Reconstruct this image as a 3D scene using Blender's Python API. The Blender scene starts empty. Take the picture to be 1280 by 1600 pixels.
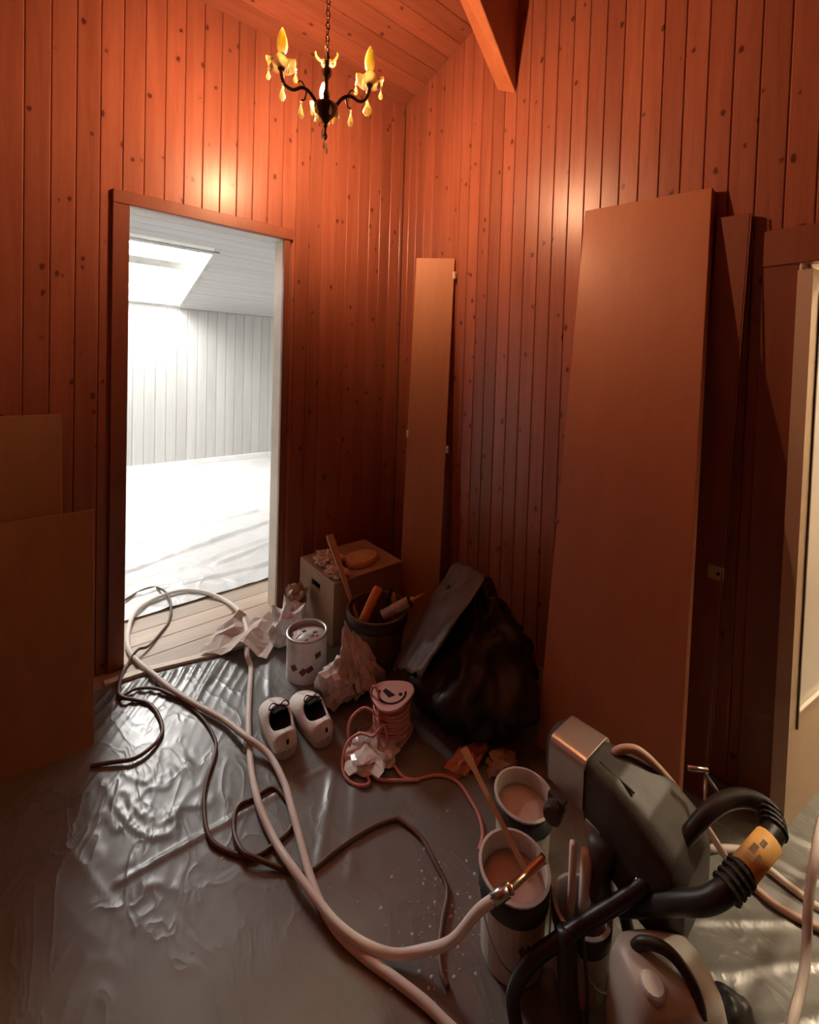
import bpy, bmesh, math, random
from mathutils import Vector, Matrix, noise, Euler
random.seed(7)
S = bpy.context.scene
COL = S.collection
PI = math.pi

# ------------------------------------------------------------------ camera
cam_d = bpy.data.cameras.new('camera'); cam = bpy.data.objects.new('camera', cam_d); COL.objects.link(cam)
yaw, pit, rol = 0.8784, 0.0263, 0.0299
v = Vector((math.cos(yaw), math.sin(yaw), 0)); r = Vector((math.sin(yaw), -math.cos(yaw), 0)); u = Vector((0, 0, 1))
fw = v * math.cos(pit) - u * math.sin(pit); up = u * math.cos(pit) + v * math.sin(pit)
RR = r * math.cos(rol) + up * math.sin(rol); UU = -r * math.sin(rol) + up * math.cos(rol)
M = Matrix((RR, UU, -fw)).transposed().to_4x4(); M.translation = Vector((-1.749, -2.223, 1.36))
cam.matrix_world = M
cam_d.sensor_fit = 'HORIZONTAL'; cam_d.sensor_width = 36; cam_d.lens = 682.9 / 1280 * 36
cam_d.shift_y = -(800 - 587.4) / 1280; cam_d.clip_start = 0.02
S.camera = cam

# ------------------------------------------------------------------ world, exposure
W = bpy.data.worlds.new('overcast_sky'); S.world = W; W.use_nodes = True
bg = W.node_tree.nodes['Background']; bg.inputs[0].default_value = (1.0, 0.97, 0.93, 1); bg.inputs[1].default_value = 54.0
S.view_settings.view_transform = 'Standard'; S.view_settings.look = 'None'
S.view_settings.gamma = 1; S.view_settings.use_curve_mapping = False
S.view_settings.exposure = 0.12
BULB_STRENGTH = 3250.0
SIDE_LAMP_STRENGTH = 270.0

# ------------------------------------------------------------------ materials
MATS = {}
def newmat(name):
    m = bpy.data.materials.new(name); m.use_nodes = True
    nt = m.node_tree; b = nt.nodes['Principled BSDF']
    MATS[name] = m
    return m, nt, b
def N(nt, t, **kw):
    n = nt.nodes.new(t)
    for k, val in kw.items(): setattr(n, k, val)
    return n
def mathn(nt, op, a, b=None, clamp=False):
    n = N(nt, 'ShaderNodeMath', operation=op, use_clamp=clamp)
    for i, x in enumerate((a, b)):
        if x is None: continue
        if isinstance(x, (int, float)): n.inputs[i].default_value = x
        else: nt.links.new(x, n.inputs[i])
    return n.outputs[0]
def mix(nt, fac, a, b, mode='MIX'):
    n = N(nt, 'ShaderNodeMix', data_type='RGBA', blend_type=mode)
    for i, x in ((0, fac), (6, a), (7, b)):
        if isinstance(x, (int, float)): n.inputs[i].default_value = x
        elif isinstance(x, tuple): n.inputs[i].default_value = (*x, 1)
        else: nt.links.new(x, n.inputs[i])
    return n.outputs[2]
def scaled_pos(nt, scale, obj=False):
    g = N(nt, 'ShaderNodeTexCoord').outputs['Object'] if obj else N(nt, 'ShaderNodeNewGeometry').outputs['Position']
    mp = N(nt, 'ShaderNodeMapping'); mp.inputs['Scale'].default_value = scale
    nt.links.new(g, mp.inputs['Vector']); return mp.outputs['Vector']
def noise_tex(nt, vec, scale=1, detail=4, rough=.5, dist=0):
    n = N(nt, 'ShaderNodeTexNoise'); n.inputs['Scale'].default_value = scale; n.inputs['Detail'].default_value = detail
    n.inputs['Roughness'].default_value = rough; n.inputs['Distortion'].default_value = dist
    nt.links.new(vec, n.inputs['Vector']); return n.outputs['Fac']
def ramp(nt, fac, stops):
    n = N(nt, 'ShaderNodeValToRGB'); e = n.color_ramp.elements
    while len(e) < len(stops): e.new(.5)
    for el, (p, c) in zip(e, stops): el.position = p; el.color = (*c, 1) if len(c) == 3 else c
    nt.links.new(fac, n.inputs['Fac']); return n.outputs['Color']
def bump(nt, b, h, strength, dist=.01):
    n = N(nt, 'ShaderNodeBump'); n.inputs['Strength'].default_value = strength; n.inputs['Distance'].default_value = dist
    nt.links.new(h, n.inputs['Height']); nt.links.new(n.outputs['Normal'], b.inputs['Normal'])

def plain(name, col, rough=.5, metal=0, var=.12, scale=9, bmp=0, bscale=60, coat=0, trans=0, ior=1.45, emis=0, ecol=None, alpha=1):
    m, nt, b = newmat(name)
    nz = noise_tex(nt, scaled_pos(nt, (1, 1, 1)), scale, 4)
    lo = tuple(c * (1 - var) for c in col); hi = tuple(min(1, c * (1 + var)) for c in col)
    c = ramp(nt, nz, [(.3, lo), (.7, hi)])
    nt.links.new(c, b.inputs['Base Color'])
    b.inputs['Roughness'].default_value = rough; b.inputs['Metallic'].default_value = metal
    b.inputs['Coat Weight'].default_value = coat; b.inputs['Transmission Weight'].default_value = trans
    b.inputs['IOR'].default_value = ior; b.inputs['Alpha'].default_value = alpha
    if bmp: bump(nt, b, noise_tex(nt, scaled_pos(nt, (1, 1, 1)), bscale, 3), bmp)
    if emis:
        b.inputs['Emission Color'].default_value = (*(ecol or col), 1); b.inputs['Emission Strength'].default_value = emis
    return m

def wood(name, light, dark, knot, axis='z', rough=.38, coat=.25, knots=True, gs=1.0, vary=.25):
    """varnished board: grain stretched along axis, knots, each board a little different"""
    m, nt, b = newmat(name)
    st = {'z': (14, 14, .9), 'x': (.9, 14, 14), 'y': (14, .9, 14)}[axis]
    st = tuple(s * gs for s in st)
    rnd = N(nt, 'ShaderNodeObjectInfo').outputs['Random']
    p = scaled_pos(nt, st)
    add = N(nt, 'ShaderNodeVectorMath', operation='ADD'); nt.links.new(p, add.inputs[0])
    off = N(nt, 'ShaderNodeCombineXYZ')
    nt.links.new(mathn(nt, 'MULTIPLY', rnd, 37.0), off.inputs[0]); nt.links.new(mathn(nt, 'MULTIPLY', rnd, 91.0), off.inputs[2])
    nt.links.new(off.outputs[0], add.inputs[1])
    g = noise_tex(nt, add.outputs[0], 1.6, 7, .62, .6)
    c = ramp(nt, g, [(.3, dark), (.66, light)])
    fine = noise_tex(nt, add.outputs[0], 9, 3, .6)
    c = mix(nt, .25, c, ramp(nt, fine, [(.3, dark), (.6, light)]))
    tone = ramp(nt, rnd, [(0, (1 - vary,) * 3), (1, (1, 1, 1))])
    c = mix(nt, 1.0, c, tone, 'MULTIPLY')
    if knots:
        ks = {'z': (25, 25, 16), 'x': (16, 25, 25), 'y': (25, 16, 25)}[axis]
        q = scaled_pos(nt, ks)
        add2 = N(nt, 'ShaderNodeVectorMath', operation='ADD'); nt.links.new(q, add2.inputs[0]); nt.links.new(off.outputs[0], add2.inputs[1])
        vo = N(nt, 'ShaderNodeTexVoronoi'); vo.inputs['Scale'].default_value = .60; nt.links.new(add2.outputs[0], vo.inputs['Vector'])
        wob = noise_tex(nt, add2.outputs[0], 2.5, 3)
        d = mathn(nt, 'ADD', vo.outputs['Distance'], mathn(nt, 'MULTIPLY', wob, .26))
        kf = ramp(nt, d, [(.22, (1, 1, 1)), (.27, (0, 0, 0))])
        halo = ramp(nt, d, [(.20, (1, 1, 1)), (.45, (0, 0, 0))])
        c = mix(nt, mathn(nt, 'MULTIPLY', halo, .35), c, dark)
        c = mix(nt, mathn(nt, 'MULTIPLY', kf, .92), c, knot)
    nt.links.new(c, b.inputs['Base Color'])
    b.inputs['Roughness'].default_value = rough; b.inputs['Coat Weight'].default_value = coat; b.inputs['Coat Roughness'].default_value = .3
    bump(nt, b, g, .12, .004)
    return m

PINE_L, PINE_D, PINE_K = (.46, .165, .097), (.32, .095, .054), (.075, .020, .013)
wood('pine_wall', PINE_L, PINE_D, PINE_K, 'z')
wood('pine_ceiling', PINE_L, PINE_D, PINE_K, 'x')
wood('pine_casing', (.32, .11, .06), (.25, .08, .045), PINE_K, 'z', knots=False, rough=.45)
wood('beam_wood', (.58, .23, .10), (.44, .15, .06), PINE_K, 'z', knots=False)
wood('veneer', (.50, .20, .10), (.44, .17, .083), PINE_K, 'z', knots=False, gs=.6, rough=.5, coat=.08, vary=.05)
wood('veneer_pale', (.64, .32, .17), (.57, .27, .135), PINE_K, 'z', knots=False, gs=.6, rough=.5, coat=.05, vary=.03)
wood('board_brown', (.35, .19, .092), (.28, .15, .07), PINE_K, 'z', knots=False, gs=.5, rough=.75, coat=0, vary=.05)
wood('floor_pine', (.66, .52, .40), (.50, .36, .25), (.35, .2, .12), 'x', rough=.55, coat=.05, knots=False, gs=.8)
wood('white_plank', (.60, .60, .585), (.47, .46, .44), (.5, .48, .45), 'z', rough=.6, coat=0, knots=False, gs=.35, vary=.07)
wood('white_ceiling', (.60, .60, .60), (.50, .50, .495), (.5, .48, .45), 'x', rough=.6, coat=0, knots=False, gs=.35, vary=.08)
wood('stick_wood', (.66, .47, .30), (.55, .36, .21), PINE_K, 'z', knots=False, rough=.6, coat=0, vary=.05)
plain('white_paint', (.86, .86, .84), .55, var=.04)
plain('dark_back', (.10, .045, .028), .8)
plain('subfloor', (.16, .10, .07), .7)
plain('trim_grey', (.52, .51, .49), .6, var=.15)
plain('sash_grey', (.38, .37, .34), .6, var=.15)
plain('glass', (1, 1, 1), .02, var=0, trans=1, ior=1.05)
plain('cream_frame', (.80, .74, .63), .35, var=.08)
plain('door_beige', (.60, .48, .35), .45, var=.06, scale=3)
plain('opal_glass', (.86, .88, .82), .25, var=.03)
plain('tape', (.80, .72, .60), .6, var=.06)
plain('black_plastic', (.022, .020, .018), .42, var=.3)
plain('housing_black', (.050, .045, .040), .52, var=.35, scale=16)
plain('black_rubber', (.018, .016, .015), .55, var=.3, bmp=.1)
plain('dark_grey', (.06, .055, .05), .45, var=.3)
plain('black_bag', (.016, .0145, .013), .48, var=.4, scale=14, bmp=.25, bscale=28)
plain('grey_film', (.15, .14, .13), .35, var=.3, scale=12, bmp=.3, bscale=40)
plain('silver', (.62, .58, .54), .32, .75, var=.08)
plain('steel', (.55, .52, .48), .3, 1, var=.15)
plain('brass', (.80, .50, .30), .28, 1, var=.15)
plain('antique_bronze', (.10, .055, .03), .4, .8, var=.3)
plain('crystal', (1, .90, .62), .08, var=.05, trans=.75, ior=1.5)
plain('cup_glass', (1, .84, .50), .18, var=.08, trans=.55, ior=1.45)
plain('bulb_glass', (1, .90, .66), .3, var=.04, trans=.35)
plain('bulb_lit', (1, .7, .3), .3, var=0, emis=BULB_STRENGTH, ecol=(1, .50, .26))
for nm in ('crystal', 'cup_glass', 'bulb_glass'):
    bb_ = MATS[nm].node_tree.nodes['Principled BSDF']
    bb_.inputs['Transmission Weight'].default_value = {'crystal': .35, 'cup_glass': .1, 'bulb_glass': 0}[nm]
    bb_.inputs['Subsurface Weight'].default_value = 1.0; bb_.inputs['Subsurface Radius'].default_value = (1, .8, .5); bb_.inputs['Subsurface Scale'].default_value = .03
nt_ = MATS['glass'].node_tree; tr_ = nt_.nodes.new('ShaderNodeBsdfTransparent'); gs_ = nt_.nodes.new('ShaderNodeBsdfGlossy'); gs_.inputs['Roughness'].default_value = .03
mx_ = nt_.nodes.new('ShaderNodeMixShader'); mx_.inputs[0].default_value = .06
nt_.links.new(tr_.outputs[0], mx_.inputs[1]); nt_.links.new(gs_.outputs[0], mx_.inputs[2]); nt_.links.new(mx_.outputs[0], nt_.nodes['Material Output'].inputs[0])
# thin clear glass of the drip cups lets most of the candle light through
nt_ = MATS['cup_glass'].node_tree; tr_ = nt_.nodes.new('ShaderNodeBsdfTransparent'); tr_.inputs[0].default_value = (1, .93, .78, 1)
mx_ = nt_.nodes.new('ShaderNodeMixShader'); mx_.inputs[0].default_value = .42
nt_.links.new(tr_.outputs[0], mx_.inputs[1]); nt_.links.new(nt_.nodes['Principled BSDF'].outputs[0], mx_.inputs[2])
nt_.links.new(mx_.outputs[0], nt_.nodes['Material Output'].inputs[0])
plain('hose_white', (.86, .80, .73), .5, var=.08)
plain('hose_tan', (.62, .43, .34), .45, var=.08)
plain('cable_brown', (.15, .085, .06), .45, var=.2)
plain('pink_cord', (.72, .30, .25), .45, var=.1)
plain('pink_plastic', (.78, .52, .50), .4, var=.08)
plain('tin_white', (.82, .80, .78), .4, var=.12, scale=18)
plain('tin_rim', (.66, .62, .58), .3, .8, var=.15)
plain('paint_skin', (.64, .60, .57), .35, var=.2, scale=35)
plain('paint_dirt', (.22, .17, .15), .6)
plain('label_red', (.16, .055, .05), .5, var=.2)
plain('bucket_grey', (.66, .64, .60), .45, var=.1)
plain('bucket_band', (.05, .055, .055), .5, var=.4, scale=30)
plain('paint_pink', (.60, .42, .36), .3, var=.12, scale=14)
plain('paper_kraft', (.70, .60, .53), .8, var=.1, scale=14)
plain('paper_white', (.90, .88, .86), .6, var=.15, scale=25)
plain('wrap_brown', (.44, .30, .22), .6, var=.25, scale=20)
plain('clear_film', (.86, .78, .73), .2, var=.15, scale=16, trans=.1, bmp=.2, bscale=50)
plain('orange_film', (.52, .17, .08), .35, var=.2, scale=16)
plain('shoe_white', (.86, .81, .76), .6, var=.07, bmp=.1, bscale=120)
plain('shoe_sole', (.62, .55, .50), .6, var=.08)
plain('shoe_black', (.012, .011, .011), .75, var=.3)
plain('box_wood', (.45, .30, .20), .7, var=.12, scale=6, bmp=.1)
plain('sponge', (.74, .43, .19), .9, var=.15, scale=60, bmp=.5, bscale=160)
plain('cloth', (.66, .46, .33), .85, var=.15, scale=30)
plain('orange_roller', (.80, .28, .09), .7, var=.1, bmp=.2, bscale=200)
plain('cartridge', (.56, .50, .45), .5, var=.25, scale=60)
plain('nozzle', (.78, .52, .42), .45, var=.05)
plain('bucket_black', (.045, .035, .022), .5, var=.3)
plain('bucket_olive', (.16, .10, .035), .55, var=.3)
plain('sticker_yellow', (.78, .45, .13), .5, var=.1, scale=30)
plain('sticker_ink', (.18, .10, .05), .6)
plain('canister_grey', (.42, .40, .35), .42, var=.06)
plain('canister_pale', (.56, .46, .33), .5, var=.2, scale=22)
plain('lamp_glass', (1, .92, .8), .4, var=0, emis=SIDE_LAMP_STRENGTH, ecol=(1, .80, .56))
plain('speck', (.62, .58, .55), .5)

def sheet_mat(name, col, col2, rough, wr, ws):
    m, nt, b = newmat(name)
    n1 = noise_tex(nt, scaled_pos(nt, (1, 1, 1)), 2.3, 5, .6, .4)
    nt.links.new(ramp(nt, n1, [(.35, col), (.68, col2)]), b.inputs['Base Color'])
    n2 = noise_tex(nt, scaled_pos(nt, (1, 1, 1)), 6, 3)
    nt.links.new(ramp(nt, n2, [(.3, (rough * .75,) * 3), (.7, (rough * 1.35,) * 3)]), b.inputs['Roughness'])
    b.inputs['Specular IOR Level'].default_value = .6
    n3 = noise_tex(nt, scaled_pos(nt, (1, .5, 1)), ws, 2.5, .5, 1.0)
    rdg = mathn(nt, 'SUBTRACT', 1.0, mathn(nt, 'ABSOLUTE', mathn(nt, 'MULTIPLY', mathn(nt, 'SUBTRACT', n3, .5), 5.0)), clamp=True)
    rdg = mathn(nt, 'POWER', rdg, 4.0)
    bump(nt, b, mathn(nt, 'ADD', rdg, mathn(nt, 'MULTIPLY', n3, .6)), wr, .012)
    return m
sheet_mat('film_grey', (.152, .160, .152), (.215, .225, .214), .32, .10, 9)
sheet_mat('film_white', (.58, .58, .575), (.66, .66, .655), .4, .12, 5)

# ------------------------------------------------------------------ mesh helpers
class MB:
    def __init__(s): s.v = []; s.f = []
    def add(s, vs, fs, mat=None):
        o = len(s.v)
        for p in vs: s.v.append(tuple(mat @ Vector(p)) if mat else tuple(p))
        for f in fs: s.f.append([i + o for i in f])
        return s
    def box(s, x0, x1, y0, y1, z0, z1, mat=None):
        return s.add([(x0,y0,z0),(x1,y0,z0),(x1,y1,z0),(x0,y1,z0),(x0,y0,z1),(x1,y0,z1),(x1,y1,z1),(x0,y1,z1)],
                     [(3,2,1,0),(4,5,6,7),(0,1,5,4),(1,2,6,5),(2,3,7,6),(3,0,4,7)], mat)
    def hexa(s, a, b):     # two quads of four points (bottom loop, top loop)
        return s.add(list(a) + list(b), [(3,2,1,0),(4,5,6,7),(0,1,5,4),(1,2,6,5),(2,3,7,6),(3,0,4,7)])
    def lathe(s, prof, seg=20, mat=None, cap=False):
        vs = []; fs = []; n = len(prof)
        for k in range(seg):
            a = 2 * PI * k / seg
            for (rr, z) in prof: vs.append((rr * math.cos(a), rr * math.sin(a), z))
        for k in range(seg):
            k2 = (k + 1) % seg
            for i in range(n - 1): fs.append((k * n + i, k2 * n + i, k2 * n + i + 1, k * n + i + 1))
        if cap:
            fs.append([k * n for k in range(seg)][::-1]); fs.append([k * n + n - 1 for k in range(seg)])
        return s.add(vs, fs, mat)
    def tube(s, pts, rad, seg=8, closed=False):
        pts = [Vector(p) for p in pts]; n = len(pts); vs = []; fs = []
        rads = rad if isinstance(rad, (list, tuple)) else [rad] * n
        prev = None
        for i, p in enumerate(pts):
            if closed: t = pts[(i + 1) % n] - pts[i - 1]
            else: t = pts[min(i + 1, n - 1)] - pts[max(i - 1, 0)]
            t = t.normalized() if t.length > 1e-9 else Vector((0, 0, 1))
            if prev is None:
                a = Vector((0, 0, 1)) if abs(t.z) < .9 else Vector((1, 0, 0)); nn = t.cross(a).normalized()
            else:
                nn = prev - t * prev.dot(t); nn = nn.normalized() if nn.length > 1e-6 else t.orthogonal().normalized()
            prev = nn; bb = t.cross(nn)
            for k in range(seg):
                a = 2 * PI * k / seg; vs.append(p + (nn * math.cos(a) + bb * math.sin(a)) * rads[i])
        m = n if closed else n - 1
        for i in range(m):
            j = (i + 1) % n
            for k in range(seg):
                k2 = (k + 1) % seg; fs.append((i*seg+k, i*seg+k2, j*seg+k2, j*seg+k))
        if not closed:
            fs.append([k for k in range(seg)][::-1]); fs.append([(n-1)*seg+k for k in range(seg)])
        return s.add(vs, fs)
    def prism(s, poly, y0, y1, mat=None):      # poly in (x,z), extruded along y
        n = len(poly)
        vs = [(x, y0, z) for x, z in poly] + [(x, y1, z) for x, z in poly]
        fs = [list(range(n)), list(range(2*n-1, n-1, -1))] + [(i, i+n, (i+1)%n+n, (i+1)%n) for i in range(n)]
        return s.add(vs, fs, mat)
    def loft(s, rings, cap=True, closed=True):
        n = len(rings[0]); vs = [p for rg in rings for p in rg]; fs = []
        for i in range(len(rings) - 1):
            for k in range(n if closed else n - 1):
                k2 = (k + 1) % n; fs.append((i*n+k, i*n+k2, (i+1)*n+k2, (i+1)*n+k))
        if cap: fs.append(list(range(n))[::-1]); fs.append([(len(rings)-1)*n+k for k in range(n)])
        return s.add(vs, fs)
    def build(s, name, mat, parent=None, smooth=False, bevel=0, seg=2, sub=0, solid=0):
        me = bpy.data.meshes.new(name); me.from_pydata(s.v, [], s.f)
        bm = bmesh.new(); bm.from_mesh(me); bmesh.ops.recalc_face_normals(bm, faces=bm.faces)
        if bevel: bmesh.ops.bevel(bm, geom=list(bm.edges), offset=bevel, segments=seg, affect='EDGES', profile=.5)
        bm.to_mesh(me); bm.free()
        me.materials.append(MATS[mat])
        if smooth:
            for p in me.polygons: p.use_smooth = True
        o = bpy.data.objects.new(name, me); COL.objects.link(o)
        if parent: o.parent = parent
        if solid:
            md = o.modifiers.new('thickness', 'SOLIDIFY'); md.thickness = solid; md.offset = 0
        if sub:
            md = o.modifiers.new('smooth', 'SUBSURF'); md.levels = sub; md.render_levels = sub
        return o
def tag(o, label, cat, group=None):
    o['label'] = label; o['category'] = cat
    if group: o['group'] = group
    return o
def thing(name, label, cat, loc=(0, 0, 0), rz=0, group=None):
    o = bpy.data.objects.new(name, None); COL.objects.link(o); o.location = loc; o.rotation_euler = (0, 0, rz)
    o.empty_display_size = .05
    return tag(o, label, cat, group)
def struct(o):
    o['kind'] = 'structure'; return o
def smooth_path(pts, n=6):
    P = [Vector(p) for p in pts]; out = []
    for i in range(len(P) - 1):
        p0 = P[max(i-1, 0)]; p1 = P[i]; p2 = P[i+1]; p3 = P[min(i+2, len(P)-1)]
        for k in range(n):
            t = k / n
            out.append(.5 * ((2*p1) + (p2-p0)*t + (2*p0-5*p1+4*p2-p3)*t*t + (3*p1-p0-3*p2+p3)*t**3))
    out.append(P[-1]); return out
def frame_to(a, b):     # matrix with z axis from a to b, origin a
    a = Vector(a); b = Vector(b); z = (b - a).normalized()
    q = z.to_track_quat('Z', 'Y'); m = q.to_matrix().to_4x4(); m.translation = a; return m
def share(src, name, parent, loc, rot=None):
    o = src.copy(); o.name = name; COL.objects.link(o); o.parent = parent; o.location = loc
    if rot: o.rotation_euler = rot
    return o
def crumple(center, rad, seed, sub=3, amp=.25, freq=2.2, ridge=.5, flat_z=None, shape=None):
    bm = bmesh.new(); bmesh.ops.create_icosphere(bm, subdivisions=sub, radius=1)
    mb = MB(); off = Vector((seed * 3.7, seed * 1.3, seed * 7.1))
    for vv in bm.verts:
        d = vv.co.copy()
        n = noise.fractal(d * freq + off, .6, 2.2, 4)
        rg = 1 - abs(noise.noise(d * freq * 1.7 + off * 2)) * 2
        k = 1 + amp * n + amp * ridge * (rg - .5)
        p = Vector((d.x * rad[0] * k, d.y * rad[1] * k, d.z * rad[2] * k))
        if shape: p = shape(p, d)
        p += Vector(center)
        if flat_z is not None and p.z < flat_z: p.z = flat_z
        mb.v.append(tuple(p))
    bm.verts.ensure_lookup_table()
    for f in bm.faces: mb.f.append([x.index for x in f.verts])
    bm.free(); return mb

# ================================================================== STRUCTURE
SL = .28                       # roof slope (falls towards +y)
def roof_z(y): return 3.0 - SL * y if y > -2.4 else 3.0 + SL * 2.4 - SL * (-2.4 - y)
XL, YB = -2.95, -4.4           # far left and rear limits of the room
DX0, DX1, DH = -1.487, -.791, 2.0
PW = .0782; PT = .014

# floor
fl_ = MB(); fl_.box(XL - .1, .14, YB - .1, 3.85, -.12, -.006); fl_.box(.14, 2.1, -3.6, -1.85, -.12, -.006); fl_.box(.14, 1.4, .0, 3.85, -.12, -.006)
floor = struct(fl_.build('floor', 'subfloor'))
fb = MB().box(-.75, .75, -.058, .058, -.006, 0.0).build('floorboard', 'floor_pine', floor, bevel=.002, seg=1)
fb.location = (-1.3, -.05, 0)
for i in range(1, 5):
    share(fb, 'floorboard', floor, (-1.3 + (.1 if i % 2 else -.05), -.05 + i * .118, 0))

# wall with the doorway: white backing towards the lit room, pine planks on this side
wl = MB()
wl.box(XL, DX0 - .02, PT, .12, -.006, 3.0); wl.box(DX1 + .02, .14, PT, .12, -.006, 3.0); wl.box(DX0 - .02, DX1 + .02, PT, .12, DH + .02, 3.0)
wall_left = struct(wl.build('wall_left', 'white_paint'))
PLANKS = {}
def plank_mesh(w, h, t, ch, mat, top=None):
    key = (round(w, 4), round(h, 3), t, mat, top)
    if key in PLANKS: return PLANKS[key]
    sec = [(-w/2, t), (-w/2, ch), (-w/2 + ch, 0), (w/2 - ch, 0), (w/2, ch), (w/2, t)]
    mb = MB(); n = 6
    vs = [(x, y, 0) for x, y in sec] + [(x, y, h + (top or 0) * x) for x, y in sec]
    mb.add(vs, [list(range(n))[::-1], list(range(n, 2*n))] + [(i, (i+1) % n, (i+1) % n + n, i + n) for i in range(n)])
    me = bpy.data.meshes.new('plank'); me.from_pydata(mb.v, [], mb.f); me.materials.append(MATS[mat])
    PLANKS[key] = me; return me
def plank(parent, w, h, mat, loc, rot=(0, 0, 0), t=PT, ch=.0032, top=None):
    o = bpy.data.objects.new('plank', plank_mesh(w, h, t, ch, mat, top)); COL.objects.link(o)
    o.parent = parent; o.location = loc; o.rotation_euler = rot; return o
x = -1.5883 + PW / 2
k0 = int((x - XL) / PW)
xs = [x + (i - k0) * PW for i in range(k0 + int((0 - x) / PW) + 2)]
for cx in xs:
    a, b = max(cx - PW/2, XL), min(cx + PW/2, .0)
    if b - a < .0015: continue
    w = b - a - .0012; c = (a + b) / 2
    if b > DX0 - .04 and a < DX1 + .04:
        plank(wall_left, w, 3.0 - DH - .03, 'pine_wall', (c, 0, DH + .03))
        if a < DX0 - .045: plank(wall_left, DX0 - .04 - a - .001, DH + .03, 'pine_wall', ((a + DX0 - .04) / 2, 0, 0))
        if b > DX1 + .045: plank(wall_left, b - DX1 - .04 - .001, DH + .03, 'pine_wall', ((b + DX1 + .04) / 2, 0, 0))
    else: plank(wall_left, w, 3.0, 'pine_wall', (c, 0, 0))

# doorway lining and casing
door1 = bpy.data.objects.new('door_1', None); COL.objects.link(door1); struct(door1); door1.location = (DX0, 0, 0)
def dpart(nm, mat, *b, bevel=.003): return MB().box(b[0]-DX0, b[1]-DX0, *b[2:]).build(nm, mat, door1, bevel=bevel, seg=1)
dpart('casing_board', 'pine_casing', DX0 - .058, DX0 + .003, -.018, PT, 0, DH - .003)
dpart('casing_board', 'pine_casing', DX1 - .003, DX1 + .030, -.012, PT, 0, DH - .003)
dpart('casing_head', 'pine_casing', DX0 - .058, DX1 + .045, -.018, PT, DH - .002, DH + .055)
dpart('lining', 'white_paint', DX0 - .018, DX0, .0145, .12, 0, DH)
dpart('lining', 'cream_frame', DX1, DX1 + .018, .0145, .12, 0, DH)
dpart('lining_head', 'white_paint', DX0 - .018, DX1 + .018, .0145, .12, DH, DH + .018)

# right wall (gable) with doorway to the lit side room
QY0, QY1, QH = -1.945, -2.62, 1.70
wr = MB()
def gable(y0, y1, z0, x0=PT, x1=.12):
    ys = sorted({y0, y1} | ({-2.4} if min(y0, y1) < -2.4 < max(y0, y1) else set()))
    for a, b in zip(ys, ys[1:]):
        wr.hexa([(x0,a,z0),(x1,a,z0),(x1,b,z0),(x0,b,z0)], [(x0,a,roof_z(a)),(x1,a,roof_z(a)),(x1,b,roof_z(b)),(x0,b,roof_z(b))])
gable(YB, QY1 - .02, -.006); gable(QY0 + .02, PT, -.006); gable(QY1 - .02, QY0 + .02, QH + .02)
wall_right = struct(wr.build('wall_right', 'dark_back'))
PR = .0737
y = -.7958 + PR / 2
while y < -.0: y += PR
rot_r = (0, 0, -PI / 2)        # plank front (local -y) turned towards -x
while y > YB:
    a, b = max(y - PR/2, YB), min(y + PR/2, .0)
    if b - a > .0015:
        w = b - a - .0012; c = (a + b) / 2
        slope = (SL if c > -2.4 else -SL)     # local x runs along -y
        if b > QY1 - .03 and a < QY0 + .03: plank(wall_right, w, roof_z(c) - QH - .03, 'pine_wall', (0, c, QH + .03), rot_r, top=slope)
        else: plank(wall_right, w, roof_z(c), 'pine_wall', (0, c, 0), rot_r, top=slope)
    y -= PR
door2 = bpy.data.objects.new('door_2', None); COL.objects.link(door2); struct(door2); door2.location = (0, QY0, 0)
def d2(nm, mat, x0, x1, y0, y1, z0, z1, bevel=.003): return MB().box(x0, x1, y0 - QY0, y1 - QY0, z0, z1).build(nm, mat, door2, bevel=bevel, seg=1)
d2('casing_board', 'pine_casing', -.016, PT, QY0 - .002, QY0 + .085, 0, QH - .003)
d2('casing_board', 'pine_casing', -.016, PT, QY1 - .075, QY1 + .002, 0, QH - .003)
d2('casing_head', 'pine_casing', -.018, PT, QY1 - .075, QY0 + .085, QH - .002, QH + .11)
d2('lining', 'cream_frame', -.020, .12, QY0 - .012, QY0 - .003, 0, QH - .004)
d2('lining', 'cream_frame', .012, .030, QY0 - .026, QY0 - .0125, 0, QH - .004)
d2('lining', 'cream_frame', .0145, .12, QY1, QY1 + .012, 0, QH - .004)
d2('lining_head', 'cream_frame', .0145, .12, QY1, QY0 - .003, QH - .003, QH + .018)

# unseen walls of the room
struct(MB().box(XL - .1, XL, YB, .12, -.006, 3.7).build('wall_side', 'pine_wall'))
struct(MB().box(XL - .1, .14, YB - .1, YB, -.006, 3.2).build('wall_rear', 'pine_wall'))

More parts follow.
